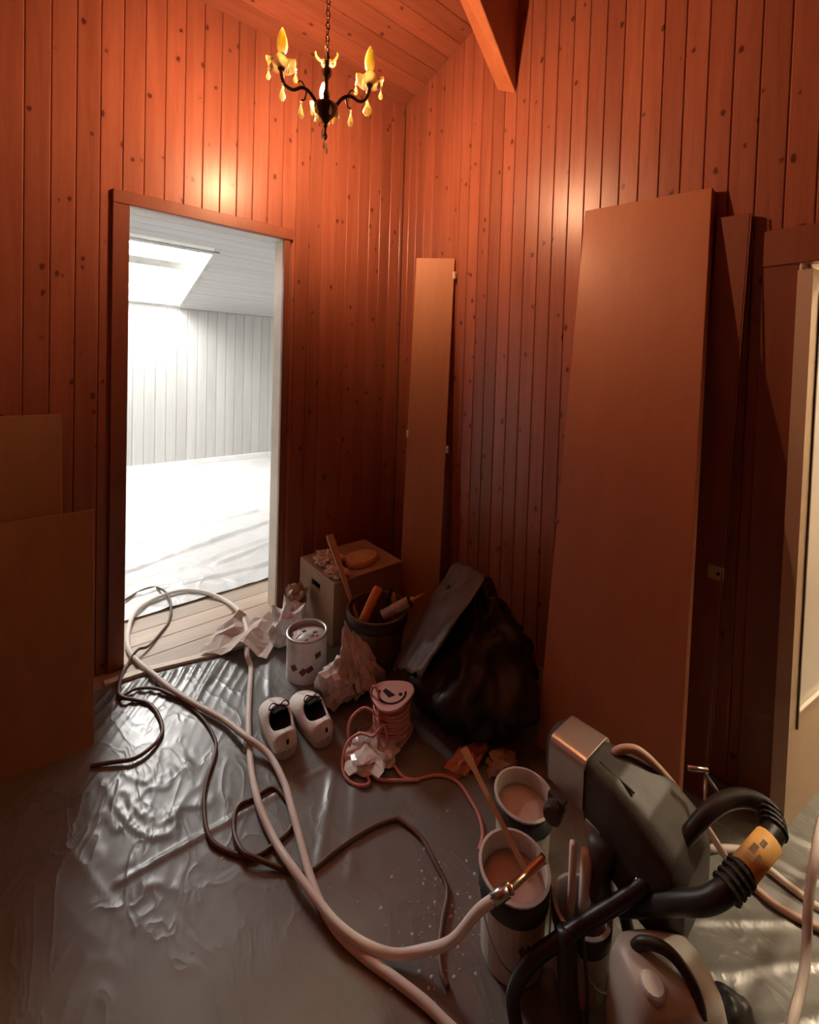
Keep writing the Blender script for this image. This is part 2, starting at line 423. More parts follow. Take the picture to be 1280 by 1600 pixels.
# roof slab with skylight opening, pine boards below
KX0, KX1, KY0, KY1 = -1.45, -.53, 2.25, 3.64
rf = MB()
def slab(x0, x1, y0, y1, t=.1, lift=.015):
    ys = sorted({y0, y1} | ({-2.4} if y0 < -2.4 < y1 else set()))
    for a, b in zip(ys, ys[1:]):
        za, zb = roof_z(a) + lift, roof_z(b) + lift
        rf.hexa([(x0,a,za),(x1,a,za),(x1,b,zb),(x0,b,zb)], [(x0,a,za+t),(x1,a,za+t),(x1,b,zb+t),(x0,b,zb+t)])
slab(-2.95, KX0, -4.5, 3.85); slab(KX1, 1.5, -4.5, 3.85); slab(KX0, KX1, -4.5, KY0); slab(KX0, KX1, KY1, 3.85)
ceiling = struct(rf.build('ceiling', 'white_paint'))
ca = math.atan(SL); cl = math.cos(ca)
def ceil_board(x0, x1, y, w, mat):
    key = ('c', round(x1 - x0, 3), mat, w)
    if key not in PLANKS:
        mb = MB(); t = .013; ch = .002; L = x1 - x0
        sec = [(-w/2, t), (-w/2, ch), (-w/2 + ch, 0), (w/2 - ch, 0), (w/2, ch), (w/2, t)]
        vs = [(0, yy, zz) for yy, zz in sec] + [(L, yy, zz) for yy, zz in sec]
        mb.add(vs, [list(range(6)), list(range(11, 5, -1))] + [(i, i + 6, (i+1) % 6 + 6, (i+1) % 6) for i in range(6)])
        me = bpy.data.meshes.new('plank'); me.from_pydata(mb.v, [], mb.f); me.materials.append(MATS[mat]); PLANKS[key] = me
    o = bpy.data.objects.new('plank', PLANKS[key]); COL.objects.link(o); o.parent = ceiling
    o.location = (x0, y, roof_z(y)); o.rotation_euler = (-ca if y > -2.4 else ca, 0, 0)
CB = .1
yy = -.044
while yy > -4.4:
    if abs(yy + 2.4) > .045: ceil_board(XL, .012, yy, CB * .985 / cl * cl, 'pine_ceiling')
    yy -= CB * cl
yy = .185
while yy < 3.70:
    if KY0 - .05 < yy < KY1 + .05:
        ceil_board(XL, KX0 - .001, yy, CB * .985, 'white_ceiling'); ceil_board(KX1 + .001, 1.28, yy, CB * .985, 'white_ceiling')
    else: ceil_board(XL, 1.28, yy, CB * .985, 'white_ceiling')
    yy += CB * cl

# brace from the gable wall up to the roof
ang = math.radians(47)
br = MB(); y0, y1 = -.861, -.747; dp = .30
dx, dz = -math.cos(ang), math.sin(ang)
za, zb = 2.69, 2.76
hh = dp / math.cos(ang)
tt = .60
def brp(t, y, lift): return (0 + dx * t, y, (za if y == y0 else zb) - .0 + dz * t + lift)
tr0 = (roof_z(y0) - .012 - za) ; 
Lb = (tr0) / dz
br.add([brp(0, y0, 0), brp(0, y1, 0), brp(Lb, y0, 0), brp(Lb, y1, -.0 - (zb - za) + .03),
        (0, y0, za + hh), (0, y1, zb + hh - .05), (dx * (Lb - hh / dz), y0, roof_z(y0) - .012), (dx * (Lb - hh / dz), y1, roof_z(y1) - .012)],
       [(0,1,3,2), (4,6,7,5), (0,4,5,1), (0,2,6,4), (1,5,7,3), (2,3,7,6)])
brace = br.build('trim_1', 'beam_wood', bevel=.004, seg=1); struct(brace)

# ---- lit room beyond the doorway
FY = 3.7
wf = struct(MB().box(XL, 1.29, FY + .016, FY + .12, -.006, roof_z(FY) + .02).build('wall_far', 'white_paint'))
xx = -1.046 - .115 * 8
while xx < 1.28:
    plank(wf, .113, roof_z(FY) - .012, 'white_plank', (xx, FY, 0), (0, 0, 0), t=.015, ch=.005); xx += .115
b_ = struct(MB().box(XL, 1.28, FY - .016, FY - .001, 0, .085).build('baseboard_far', 'white_paint', bevel=.004, seg=1))
def endwall(nm, x0, x1):
    w = MB(); w.hexa([(x0,.121,-.006),(x1,.121,-.006),(x1,FY+.12,-.006),(x0,FY+.12,-.006)], [(x0,.121,roof_z(.121)+.02),(x1,.121,roof_z(.121)+.02),(x1,FY+.12,roof_z(FY+.12)+.02),(x0,FY+.12,roof_z(FY+.12)+.02)])
    struct(w.build(nm, 'white_paint'))
endwall('wall_lit_room_east', 1.29, 1.4); endwall('wall_lit_room_west', XL - .1, XL)
wlb = MB(); wlb.box(.14, 1.4, .02, .12, -.006, 3.0); struct(wlb.build('wall_lit_room_south', 'white_paint'))

# skylight
win = bpy.data.objects.new('window_1', None); COL.objects.link(win); struct(win); win.location = ((KX0 + KX1) / 2, (KY0 + KY1) / 2, roof_z((KY0 + KY1) / 2)); win.rotation_euler = (-ca, 0, 0)
hw = (KX1 - KX0) / 2; hl = (KY1 - KY0) / 2 / cl
SH = .30
def wp(nm, mat, *b, bevel=0, smooth=False): return MB().box(*b).build(nm, mat, win, bevel=bevel, seg=1)
wp('shaft_lining', 'white_paint', hw - .004, hw + .016, -hl, hl, .012, SH)
wp('shaft_lining', 'white_paint', -hw - .016, -hw + .004, -hl, hl, .012, SH)
wp('shaft_lining', 'white_paint', -hw, hw, hl - .004, hl + .016, .012, SH)
wp('shaft_lining', 'white_paint', -hw, hw, -hl - .016, -hl + .004, .012, SH)
wp('trim_board', 'trim_grey', hw - .006, hw + .038, -hl - .04, hl, -.014, .0, bevel=.002)
wp('trim_board', 'trim_grey', -hw - .05, hw + .05, -hl - .04, -hl + .006, -.016, .0, bevel=.002)
z1 = SH - .05
for b in ((hw - .07, hw - .005, -hl + .02, hl - .02), (-hw + .005, -hw + .07, -hl + .02, hl - .02), (-hw + .005, hw - .005, hl - .09, hl - .02), (-hw + .005, hw - .005, -hl + .02, -hl + .09)):
    wp('sash_rail', 'white_paint', b[0], b[1], b[2], b[3], z1, z1 + .06, bevel=.004)
wp('pivot_bar', 'sash_grey', -hw + .005, hw - .075, -.12, .06, z1 - .10, z1 + .03, bevel=.006)
wp('pane', 'glass', -hw + .06, hw - .06, -hl + .08, hl - .08, z1 + .03, z1 + .036)
wp('hinge_block', 'steel', hw - .10, hw - .072, .20, .235, z1 - .015, z1 + .02, bevel=.003)
wp('hinge_block', 'steel', -.05, -.01, .22, .26, z1 - .03, z1 + .02, bevel=.003)
# light portal lying in the skylight opening guides sampling of the sky
pd = bpy.data.lights.new('skylight_portal', 'AREA'); pd.shape = 'RECTANGLE'; pd.size = hw * 2; pd.size_y = hl * 2; pd.cycles.is_portal = True
po = bpy.data.objects.new('skylight_portal', pd); COL.objects.link(po); po.parent = win; po.location = (0, 0, SH + .03)

# ---- side room behind the right wall
sr = MB().box(.121, 2.0, -1.93, -1.86, -.006, 2.4); struct(sr.build('wall_side_room_north', 'door_beige'))
struct(MB().box(2.0, 2.1, -3.6, -1.86, -.006, 2.4).build('wall_side_room_east', 'door_beige'))
struct(MB().box(.121, 2.0, -3.6, -3.5, -.006, 2.4).build('wall_side_room_south', 'door_beige'))
struct(MB().box(.121, 2.1, -3.6, -1.86, 2.4, 2.45).build('ceiling_side_room', 'white_paint'))

# white protective sheet on the far room floor, grey film over this room's floor
def sheet(name, mat, x0, x1, y0, y1, step, hf, label):
    nx = int((x1 - x0) / step) + 1; ny = int((y1 - y0) / step) + 1; mb = MB()
    for j in range(ny):
        for i in range(nx):
            X = x0 + (x1 - x0) * i / (nx - 1); Y = y0 + (y1 - y0) * j / (ny - 1); mb.v.append((X, Y, hf(X, Y)))
    for j in range(ny - 1):
        for i in range(nx - 1): mb.f.append((j*nx+i, j*nx+i+1, (j+1)*nx+i+1, (j+1)*nx+i))
    return mb
def seg_d(px, py, a, b):
    ax, ay = a; bx, by = b; t = ((px-ax)*(bx-ax)+(py-ay)*(by-ay)) / ((bx-ax)**2+(by-ay)**2)
    t2 = min(1, max(0, t)); return math.hypot(px-ax-t2*(bx-ax), py-ay-t2*(by-ay)), t
def ridge(d, w): return math.exp(-(d / w) ** 2)
def tri_noise(p): return 1 - abs(noise.noise(p)) * 2
FOLDS_A = [((-1.60, -.93), (-1.02, -.97), .008, .008), ((-1.18, -1.22), (-1.0, -.98), .007, .014), ((-1.12, -1.28), (-.93, -1.02), .006, .016), ((-.97, -1.02), (-.80, -.86), .005, .01),
           ((-1.22, -.33), (-1.04, -.12), .009, .013), ((-1.30, -.42), (-1.12, -.16), .007, .010), ((-1.05, -.55), (-.93, -.25), .005, .012)]
def h_main(X, Y):
    z = .0025
    n = noise.fractal(Vector((X * 2.2, Y * 2.2, 1.7)), 1, 2, 3); z += .0022 * (n + .6)
    if X < -.3:
        for a, b, hgt, w in FOLDS_A:
            d, t = seg_d(X, Y, a, b)
            if d < .06: z += hgt * ridge(d + .004 * noise.noise(Vector((X * 30, Y * 30, 3))), w) * (.6 + .4 * noise.noise(Vector((X * 9, Y * 9, 9))))
        # gathered pleats running in from the taped edge
        e = (-.105 if X < -1.56 else -.105 - .012 * (X + 1.56) / .16 if X < -1.40 else -.117 - .066 * (X + 1.40) / .27 if X < -1.13 else -.183 - .012 * (X + 1.13) / .23) - Y
        if .01 < e < .6 and X < -.95:
            am = .8 * math.exp(-e / .12) * min(1, max(0, (-.98 - X) / .1)) * min(1, (e - .01) / .03)
            s = (X * .80 - Y * .60)
            z += .013 * am * max(0, math.sin(s * 150 + 2.5 * noise.noise(Vector((X * 6, Y * 6, 2))))) ** 1.5
        # crinkled patch
        m = .5 * math.exp(-((X + 1.49) / .16) ** 2 - ((Y + .80) / .20) ** 2)
        if m > .02:
            z += .011 * m * max(0, tri_noise(Vector((X * 13 + Y * 4, Y * 4 - X * 2, 5.5)))) ** 5 + .007 * m * max(0, tri_noise(Vector((X * 24 - Y * 6, Y * 11, 2.5)))) ** 5
    else:
        # long folds by the side doorway
        s = X * .93 + Y * .22
        z += .005 * max(0, math.sin(s * 62 + 1.5 * noise.noise(Vector((X * 3, Y * 3, 4))))) ** 3
    if X < -.3 and Y < -1.55 and X > -.8:
        s = X * .6 + Y * .8
        z += .0035 * max(0, math.sin(s * 75 + 2 * noise.noise(Vector((X * 4, Y * 4, 4))))) ** 3
    return max(z, .0012)
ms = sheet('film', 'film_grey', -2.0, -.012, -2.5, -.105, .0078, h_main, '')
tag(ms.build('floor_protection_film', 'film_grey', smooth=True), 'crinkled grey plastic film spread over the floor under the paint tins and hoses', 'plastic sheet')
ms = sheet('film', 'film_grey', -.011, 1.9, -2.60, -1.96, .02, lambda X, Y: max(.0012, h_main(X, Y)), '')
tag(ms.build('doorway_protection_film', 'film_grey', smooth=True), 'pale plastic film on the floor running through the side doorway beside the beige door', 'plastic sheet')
WF = [((-1.4, .95), (.2, 1.45), .016, .02), ((-1.4, 1.35), (-.3, 1.62), .012, .02), ((-1.35, 1.9), (.3, 2.35), .010, .022), ((-1.4, .62), (-.6, .55), .014, .02), ((-1.1, 2.7), (.4, 2.9), .01, .03), ((-.9, .75), (-.2, .95), .012, .02), ((-.1, 1.2), (.6, 1.75), .012, .02)]
def h_white(X, Y):
    z = .004 + .012 * (noise.fractal(Vector((X * 2.1, Y * 2.6, 8)), .8, 2.1, 4) * .5 + .4)
    z += .012 * max(0, tri_noise(Vector((X * 1.1 - Y, Y * 3.5, 1.2)))) ** 6 + .007 * max(0, tri_noise(Vector((X * 2.6, Y * 5.5, 4.2)))) ** 6
    for a, b, hgt, w in WF:
        d, t = seg_d(X, Y, a, b)
        if d < .1: z += 1.5 * hgt * ridge(d + .01 * noise.noise(Vector((X * 8, Y * 8, 3))), w)
    return max(z, .0015)
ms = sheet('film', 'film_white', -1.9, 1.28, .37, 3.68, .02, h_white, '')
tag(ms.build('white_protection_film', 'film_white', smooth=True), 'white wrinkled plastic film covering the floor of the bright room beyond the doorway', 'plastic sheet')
tp = MB()
e0 = [(-1.56, -.060), (-1.40, -.072), (-1.13, -.138), (-.90, -.150)]
tp2 = [(a[0] + .0, a[1] - .045) for a in e0]
for i in range(3):
    tp.hexa([(*e0[i], .001), (*tp2[i], .001), (*tp2[i+1], .001), (*e0[i+1], .001)], [(*e0[i], .0065), (*tp2[i], .0155), (*tp2[i+1], .0155), (*e0[i+1], .0065)])
tag(tp.build('masking_tape', 'tape'), 'cream masking tape holding the film edge along the doorway boards', 'tape')

# ================================================================== OBJECTS
# ------------------------------------------------------------------ leaning panels
def panel(name, mat, TL, TR, BR, BL, th, label, cat, parts=()):
    TL, TR, BR, BL = map(Vector, (TL, TR, BR, BL))
    n = (TR - TL).cross(BL - TL).normalized()     # points away from the viewer side when wound TL,TR,BL
    if n.dot(Vector((-1.75, -2.2, 1.36)) - TL) > 0: n = -n
    base = (BL + BR) / 2
    t = thing(name, label, cat, base)
    mb = MB(); f = [p - base for p in (BL, BR, TR, TL)]; g = [p + n * th for p in f]
    mb.hexa(f, g); mb.build('board', mat, t, bevel=.002, seg=1)
    return t, base, n
t, b0, n0 = panel('door_leaf', 'veneer', (-.034, -1.264, 2.019), (-.034, -1.718, 1.985), (-.383, -1.808, .001), (-.383, -1.354, .001), .034,
      'wide flat brown door leaf leaning against the plank wall behind the paint sprayer', 'door')
hb = MB(); hb.lathe([(.0, 0), (.006, 0), (.006, .008), (0, .008)], 10, frame_to(Vector((-.245, -1.322, .78)) - b0, Vector((-.26, -1.322, .78)) - b0)); hb.build('screw_head', 'steel', t)
t, b0, n0 = panel('latch_board', 'pine_casing', (-.030, -1.735, 1.88), (-.030, -1.825, 1.874), (-.135, -1.800, .001), (-.135, -1.710, .001), .03,
      'narrow brown board with a steel latch plate, leaning by the side doorway', 'board')
lx = -.030 - (.105) * (1.88 - .72) / 1.88
pm = MB().box(lx - .003, lx + .004, -1.818, -1.775, .70, .745); pm.v = [tuple(Vector(p) - b0) for p in pm.v]; pl_ = pm.build('latch_plate', 'steel', t, bevel=.001, seg=1)
pm = MB().lathe([(0, 0), (.0055, 0), (.0055, .0015), (0, .0015)], 12, frame_to(Vector((lx - .003, -1.803, .722)) - b0, Vector((lx - .01, -1.803, .722)) - b0)); pm.build('latch_hole', 'shoe_black', pl_)
pm = MB(); pm.tube([Vector((-.032, -1.828, 1.868)) - b0, Vector((-.137, -1.803, .01)) - b0], .0022, 6); pm.build('edge_strip', 'pine_casing', t)
pm = MB(); pm.tube([Vector((-.003, -1.829, 1.868)) - b0, Vector((-.107, -1.803, .01)) - b0], .0022, 6); pm.build('edge_strip', 'pine_casing', t)
t, b0, n0 = panel('narrow_panel', 'veneer_pale', (-.155, -.330, 1.96), (-.012, -.492, 1.955), (-.120, -.557, .001), (-.263, -.395, .006), .018,
      'tall narrow pale wooden panel leaning into the corner behind the black bucket', 'panel')
for (px, py, pz) in ((-.222, -.383, .98), (-.058, -.523, .90), (-.016, -.496, 1.86)):
    pm = MB().box(px - .008, px + .008, py - .012, py + .006, pz - .02, pz + .02); pm.v = [tuple(Vector(q) - b0) for q in pm.v]; pm.build('clip', 'cream_frame', t, bevel=.002, seg=1)
t, b0, n0 = panel('tall_board', 'board_brown', (-2.50, -.035, 1.125), (-1.704, -.035, 1.125), (-1.700, -.30, .001), (-2.50, -.30, .001), .016,
      'taller plain brown board leaning on the dark plank wall beside the doorway', 'board')
t, b0, n0 = panel('short_board', 'board_brown', (-2.45, -.165, .765), (-1.606, -.165, .765), (-1.616, -.40, .001), (-2.45, -.40, .001), .016,
      'shorter brown board leaning in front of a taller one beside the doorway', 'board')

# ------------------------------------------------------------------ beige door in the side room
da = math.atan2(-.165, .986)
t = thing('beige_door', 'beige door with a white glass panel standing open in the side doorway', 'door', (-.055, -1.985, .006), da)
dl = MB()
dw, dh = .74, 1.665
px0, px1, pz0, pz1 = .055, .62, .335, 1.60
for bb in ((0, dw, 0, .036, 0, pz0), (0, dw, 0, .036, pz1, dh), (0, px0, 0, .036, pz0, pz1), (px1, dw, 0, .036, pz0, pz1)): dl.box(*bb)
dl.build('leaf', 'door_beige', t)
pn = MB().box(px0, px1, .008, .022, pz0, pz1).build('glass_panel', 'opal_glass', t)
MB().box(px0 - .004, px0 + .004, -.004, .006, pz0 - .045, pz1).build('bead', 'dark_grey', t)
MB().box(px0 + .005, px1, -.003, .006, pz0 - .002, pz0 + .004).build('bead', 'cream_frame', t)

# ------------------------------------------------------------------ lamp of the side room
t = thing('ceiling_lamp_offscreen', 'round opal ceiling lamp lighting the side room', 'lamp', (1.05, -2.55, 2.4))
MB().lathe([(0, 0), (.09, 0), (.09, -.03), (.07, -.035), (0, -.035)], 24).build('lamp_base', 'white_paint', t, smooth=False)
MB().lathe([(0, -.20), (.06, -.19), (.105, -.14), (.115, -.10), (.10, -.05), (.07, -.036)], 24).build('lamp_shade_offscreen', 'lamp_glass', t, smooth=True)

# ------------------------------------------------------------------ chandelier
CH = Vector((-1.003, -.821, 2.236))
ch = thing('chandelier', 'small three-armed bronze chandelier with crystal drops, one candle bulb lit', 'chandelier', CH)
MB().lathe([(0, -.045), (.008, -.04), (.016, -.026), (.032, -.008), (.041, .012), (.040, .022), (.024, .03), (.012, .034), (0, .035)], 20).build('bowl', 'antique_bronze', ch, smooth=True)
MB().lathe([(0, .034), (.010, .036), (.013, .06), (.007, .08), (.006, .11), (.016, .125), (.018, .14), (.008, .155), (.010, .185), (.004, .205), (0, .206)], 14).build('stem', 'antique_bronze', ch, smooth=True)
fin = MB().lathe([(0, -.10), (.004, -.096), (.009, -.085), (.004, -.075), (.003, -.06), (.007, -.05), (.005, -.043), (0, -.042)], 12).build('finial', 'antique_bronze', ch, smooth=True)
def drop(L, w):
    return [(0, -L), (w * .55, -L * .95), (w, -L * .72), (w * .85, -L * .5), (w * .4, -L * .2), (w * .12, 0), (0, .001)]
def add_drop(parent, p, L, w, bead=True, flat=.6, rz=0):
    m = MB(); mm = Matrix.Translation(Vector(p) - Vector((0, 0, .012 if bead else 0))) @ Matrix.Rotation(rz, 4, 'Z') @ Matrix.Diagonal((1, flat, 1, 1))
    m.lathe(drop(L, w), 10, mm)
    if bead: m.lathe([(0, -.0045), (.0032, -.003), (.0045, 0), (.0032, .003), (0, .0045)], 8, Matrix.Translation(Vector(p) - Vector((0, 0, .005))))
    return m.build('crystal_drop', 'crystal', parent, smooth=False)
lm = CH.copy()
for rr in range(5):
    a = rr * 2 * PI / 5 + .3
    m = MB(); c = Vector((math.cos(a), math.sin(a), 0))
    m.tube(smooth_path([c * .006 + Vector((0, 0, .178)), c * .022 + Vector((0, 0, .170)), c * .038 + Vector((0, 0, .182)), c * .040 + Vector((0, 0, .196))], 4), [.004] * 9 + [.003] * 4, 6)
    m.build('crown_leaf', 'cup_glass', ch, smooth=True)
for a, L, w in ((.4, .030, .0075), (1.9, .034, .008), (3.3, .032, .008), (4.6, .034, .008), (5.6, .032, .008)):
    add_drop(ch, (math.cos(a) * .040, math.sin(a) * .040, .006), L, w, False, .6, a)
add_drop(ch, (-.006, -.004, -.085), .035, .006, True); add_drop(ch, (.008, .003, -.10), .030, .006, True)
def arm(az, R, lit, label=None):
    d = Vector((math.cos(az), math.sin(az), 0)); s = Vector((-d.y, d.x, 0)); Z = Vector((0, 0, 1))
    m = MB()
    path = [d * .030 + Z * .012, d * .055 + Z * .045, d * .085 + Z * .055, d * .115 + Z * .038, d * (R - .012) + Z * .045, d * R + Z * .075, d * R + Z * .098]
    m.tube(smooth_path(path, 5), .0062, 8)
    m.tube(smooth_path([d * .075 + Z * .058, d * .088 + Z * .075, d * .10 + Z * .068], 4), .003, 6)
    m.tube(smooth_path([d * .07 + Z * .05, d * .075 + Z * .02, d * .088 + Z * .012], 4), .003, 6)
    m.lathe([(0, 0), (.010, .002), (.014, .010), (.008, .016), (0, .017)], 10, Matrix.Translation(d * R + Z * .085))
    A = m.build('arm', 'antique_bronze', ch, smooth=True)
    # scalloped glass drip cup
    cup = MB(); seg = 24; prof = [(.010, .094), (.028, .094), (.044, .100), (.050, .108), (.047, .110), (.040, .104), (.026, .098), (.010, .098)]
    vs = []; fs = []
    for k in range(seg):
        aa = 2 * PI * k / seg; sc = 1 + .10 * math.cos(6 * aa)
        for q, (rr, zz) in enumerate(prof):
            e = (rr / .048); vs.append((d.x * R + rr * (1 + (sc - 1) * e) * math.cos(aa), d.y * R + rr * (1 + (sc - 1) * e) * math.sin(aa), zz + .005 * e * math.cos(6 * aa)))
    n = len(prof)
    for k in range(seg):
        k2 = (k + 1) % seg
        for q in range(n): fs.append((k*n+q, k2*n+q, k2*n+(q+1) % n, k*n+(q+1) % n))
    cup.add(vs, fs); cup.build('drip_cup', 'cup_glass', A, smooth=True)
    T = Matrix.Translation(d * R)
    MB().lathe([(0, .098), (.012, .098), (.0125, .138), (.011, .140), (0, .140)], 14, T).build('candle_socket', 'antique_bronze' if not lit else 'antique_bronze', A, smooth=True)
    MB().lathe([(0, .1405), (.010, .141), (.0165, .155), (.0185, .170), (.016, .190), (.010, .210), (.0035, .226), (0, .228)] if not lit else
               [(0, .136), (.007, .138), (.0120, .152), (.0130, .164), (.011, .178), (.006, .194), (.002, .203), (0, .204)], 14, T).build('bulb', 'bulb_lit' if lit else 'bulb_glass', A, smooth=True)
    for k in range(5):
        aa = az + .6 + k * 2 * PI / 5
        add_drop(A, (d.x * R + .046 * math.cos(aa), d.y * R + .047 * math.sin(aa), .102), .036 if k % 2 else .030, .0085, True, .6, aa)
    add_drop(A, tuple(d * .088 + Z * .010), .050, .0105, True, .6, az)
    add_drop(A, tuple(d * (R - .004) + Z * .050), .052, .016 if abs(az) < 1 else .010, True, .5, az)
    return A
arm(math.radians(170), .155, False); arm(math.radians(66), .172, True); arm(math.radians(-41), .150, False)
# chain to the sloping ceiling
topz = roof_z(CH.y) - CH.z
z = .21; k = 0
link = None
while z < topz - .03:
    if link is None:
        m = MB(); m.tube([(.0065 * math.cos(a), 0, .013 * math.sin(a)) for a in [i * 2 * PI / 14 for i in range(14)]], .0019, 6, closed=True)
        link = m.build('chain_link', 'antique_bronze', ch, smooth=True); link.location = (0, 0, z)
    else: share(link, 'chain_link', ch, (0, 0, z), (0, 0, PI / 2 * (k % 2)))
    z += .021; k += 1
MB().lathe([(0, topz - .055), (.012, topz - .05), (.035, topz - .02), (.04, topz - .013), (0, topz - .013)], 20).build('ceiling_rose', 'antique_bronze', ch, smooth=True)

# ------------------------------------------------------------------ hoses and cables
HOSE1 = [(-1.057,-0.314,0.05),(-1.057,-0.364,0.016),(-1.114,-0.507,0.016),(-1.167,-0.645,0.016),(-1.222,-0.824,0.016),(-1.25,-0.967,0.022),(-1.251,-1.078,0.016),(-1.246,-1.189,0.03),(-1.226,-1.304,0.03),(-1.212,-1.368,0.03),(-1.183,-1.433,0.028),(-1.136,-1.489,0.022),(-1.086,-1.536,0.04),(-1.057,-1.594,0.1),(-1.033,-1.639,0.19),(-1.012,-1.668,0.232)]
LOOP = [(-1.009,-0.174,0.07),(-0.973,0.03,0.05),(-0.971,0.244,0.012),(-1.035,0.383,0.022),(-1.114,0.476,0.024),(-1.208,0.502,0.024),(-1.317,0.468,0.024),(-1.393,0.388,0.024),(-1.437,0.252,0.012),(-1.452,0.111,0.012),(-1.438,0.002,0.012),(-1.401,-0.152,0.022),(-1.352,-0.312,0.022),(-1.293,-0.46,0.022),(-1.237,-0.59,0.024),(-1.204,-0.73,0.038),(-1.163,-0.831,0.024),(-1.162,-0.947,0.022),(-1.177,-1.038,0.022),(-1.194,-1.133,0.018),(-1.211,-1.225,0.016),(-1.217,-1.303,0.012),(-1.21,-1.374,0.012),(-1.184,-1.45,0.012),(-1.156,-1.512,0.012),(-1.127,-1.584,0.014),(-1.112,-1.634,0.014),(-1.085,-1.718,0.014),(-1.06,-1.82,0.014),(-1.07,-1.95,.014)]
CAB1 = [(-1.43,0.562,0.018),(-1.341,0.62,0.024),(-1.267,0.627,0.024),(-1.228,0.529,0.03),(-1.224,0.386,0.024),(-1.26,0.243,0.007),(-1.317,0.152,0.007),(-1.379,0.07,0.012),(-1.425,0.045,0.026),(-1.468,-0.003,0.007),(-1.495,-0.072,0.010),(-1.514,-0.149,0.010),(-1.517,-0.212,0.012),(-1.466,-0.204,0.014),(-1.405,-0.25,0.016),(-1.362,-0.327,0.018),(-1.325,-0.4,0.012),(-1.3,-0.487,0.010),(-1.286,-0.564,0.010),(-1.284,-0.651,0.010),(-1.305,-0.714,0.014),(-1.341,-0.773,0.014),(-1.364,-0.822,0.012),(-1.377,-0.865,0.012),(-1.389,-0.933,0.012),(-1.384,-0.989,0.012),(-1.351,-1.045,0.010),(-1.308,-1.091,0.010),(-1.25,-1.094,0.010),(-1.197,-1.082,0.010),(-1.173,-1.028,0.010),(-1.19,-0.936,0.010),(-1.251,-0.932,0.010),(-1.297,-0.927,0.010),(-1.328,-0.982,0.010),(-1.333,-1.063,0.022),(-1.307,-1.107,0.020),(-1.261,-1.162,0.010),(-1.214,-1.213,0.009),(-1.122,-1.215,0.010),(-1.023,-1.224,0.010),(-0.95,-1.247,0.010),(-0.933,-1.268,0.010),(-0.918,-1.335,0.010),(-0.931,-1.412,0.010),(-0.947,-1.471,0.010),(-0.999,-1.508,0.010),(-1.038,-1.538,0.010),(-1.064,-1.571,0.010),(-1.071,-1.598,0.010)]
CAB2 = [(-1.478,-0.011,0.007),(-1.508,-0.109,0.016),(-1.521,-0.217,0.022),(-1.474,-0.268,0.012),(-1.438,-0.314,0.010),(-1.419,-0.395,0.010),(-1.419,-0.479,0.012),(-1.437,-0.523,0.014),(-1.479,-0.555,0.016),(-1.522,-0.561,0.016),(-1.576,-0.531,0.014),(-1.63,-0.50,0.010)]
H1 = [(-.30,-1.86,.014),(-0.219,-1.931,0.014),(-0.224,-1.973,0.014),(-0.231,-2.024,0.014),(-0.233,-2.058,0.014),(-0.234,-2.086,0.014),(-0.224,-2.142,0.014),(-.19,-2.3,.014)]
H2 = [(-0.70,-1.748,0.40),(-0.688,-1.768,0.445),(-0.667,-1.797,0.46),(-0.652,-1.819,0.45),(-0.638,-1.84,0.43),(-0.605,-1.856,0.39),(-0.566,-1.871,0.34),(-0.535,-1.883,0.3),(-0.468,-1.9,0.22),(-0.363,-1.926,0.08),(-0.313,-1.959,0.018),(-0.315,-2.006,0.014),(-0.31,-2.038,0.014),(-0.299,-2.067,0.014),(-0.288,-2.093,0.014),(-0.267,-2.146,0.014),(-.22,-2.32,.014)]
HV = [(-.10,-2.092,.26),(-0.267,-2.09,0.3),(-0.358,-2.09,0.3),(-0.418,-2.091,0.28),(-0.453,-2.09,0.24),(-0.479,-2.091,0.2),(-0.496,-2.094,0.16),(-0.528,-2.096,0.13),(-0.573,-2.095,0.11),(-0.625,-2.093,0.1),(-0.728,-2.09,0.05),(-.82,-2.10,.014),(-.95,-2.16,.014)]
HV = [(.12,-2.10,.016),(-.02,-2.095,.16)] + HV
t = thing('paint_hose', 'long white paint hose looping from the doorway to the brass-tipped spray lance', 'hose', (-1.057, -.314, 0))
def rel(pts, o): return [tuple(Vector(p) - Vector(o)) for p in pts]
o0 = (-1.057, -.314, 0)
whole = LOOP[::-1]
path = smooth_path(whole + HOSE1, 6)
MB().tube(rel(path, o0), .0105, 8).build('hose', 'hose_white', t, smooth=True)
# spray lance lying across the open tin
A_, B_, C_ = Vector((-1.015, -1.664, .228)), Vector((-.985, -1.683, .246)), Vector((-.872, -1.699, .252))
gl = MB(); gl.tube(rel([A_, A_.lerp(B_, .5), B_], o0), [.011, .013, .012], 10); gl.build('coupling', 'steel', t, smooth=True)
C2 = B_ + (C_ - B_) * .96
gl = MB(); gl.tube(rel([B_, B_.lerp(C2, .06), B_.lerp(C2, .08), B_.lerp(C2, .5), B_.lerp(C2, .93), C2], o0), [.009, .012, .0085, .0085, .009, .0105], 10); gl.build('lance_tip', 'brass', t, smooth=True)
o = tag(MB().tube(smooth_path(CAB1, 6), .0062, 7).build('power_cable', 'cable_brown', smooth=True), 'long thin brown power cable lying in loops under the white hose', 'cable')
o = tag(MB().tube(smooth_path(CAB2, 6), .0068, 7).build('power_cable', 'cable_brown', smooth=True), 'short brown cable curling in one loop by the leaning brown boards', 'cable')
o = tag(MB().tube(smooth_path(H1, 6), .0095, 8).build('floor_hose', 'hose_white', smooth=True), 'white hose lying straight on the film in front of the beige door', 'hose')
o = tag(MB().tube(smooth_path(HV, 6), .0085, 8).build('arching_hose', 'hose_white', smooth=True), 'white hose arching above the film by the side doorway and casting a shadow', 'hose')

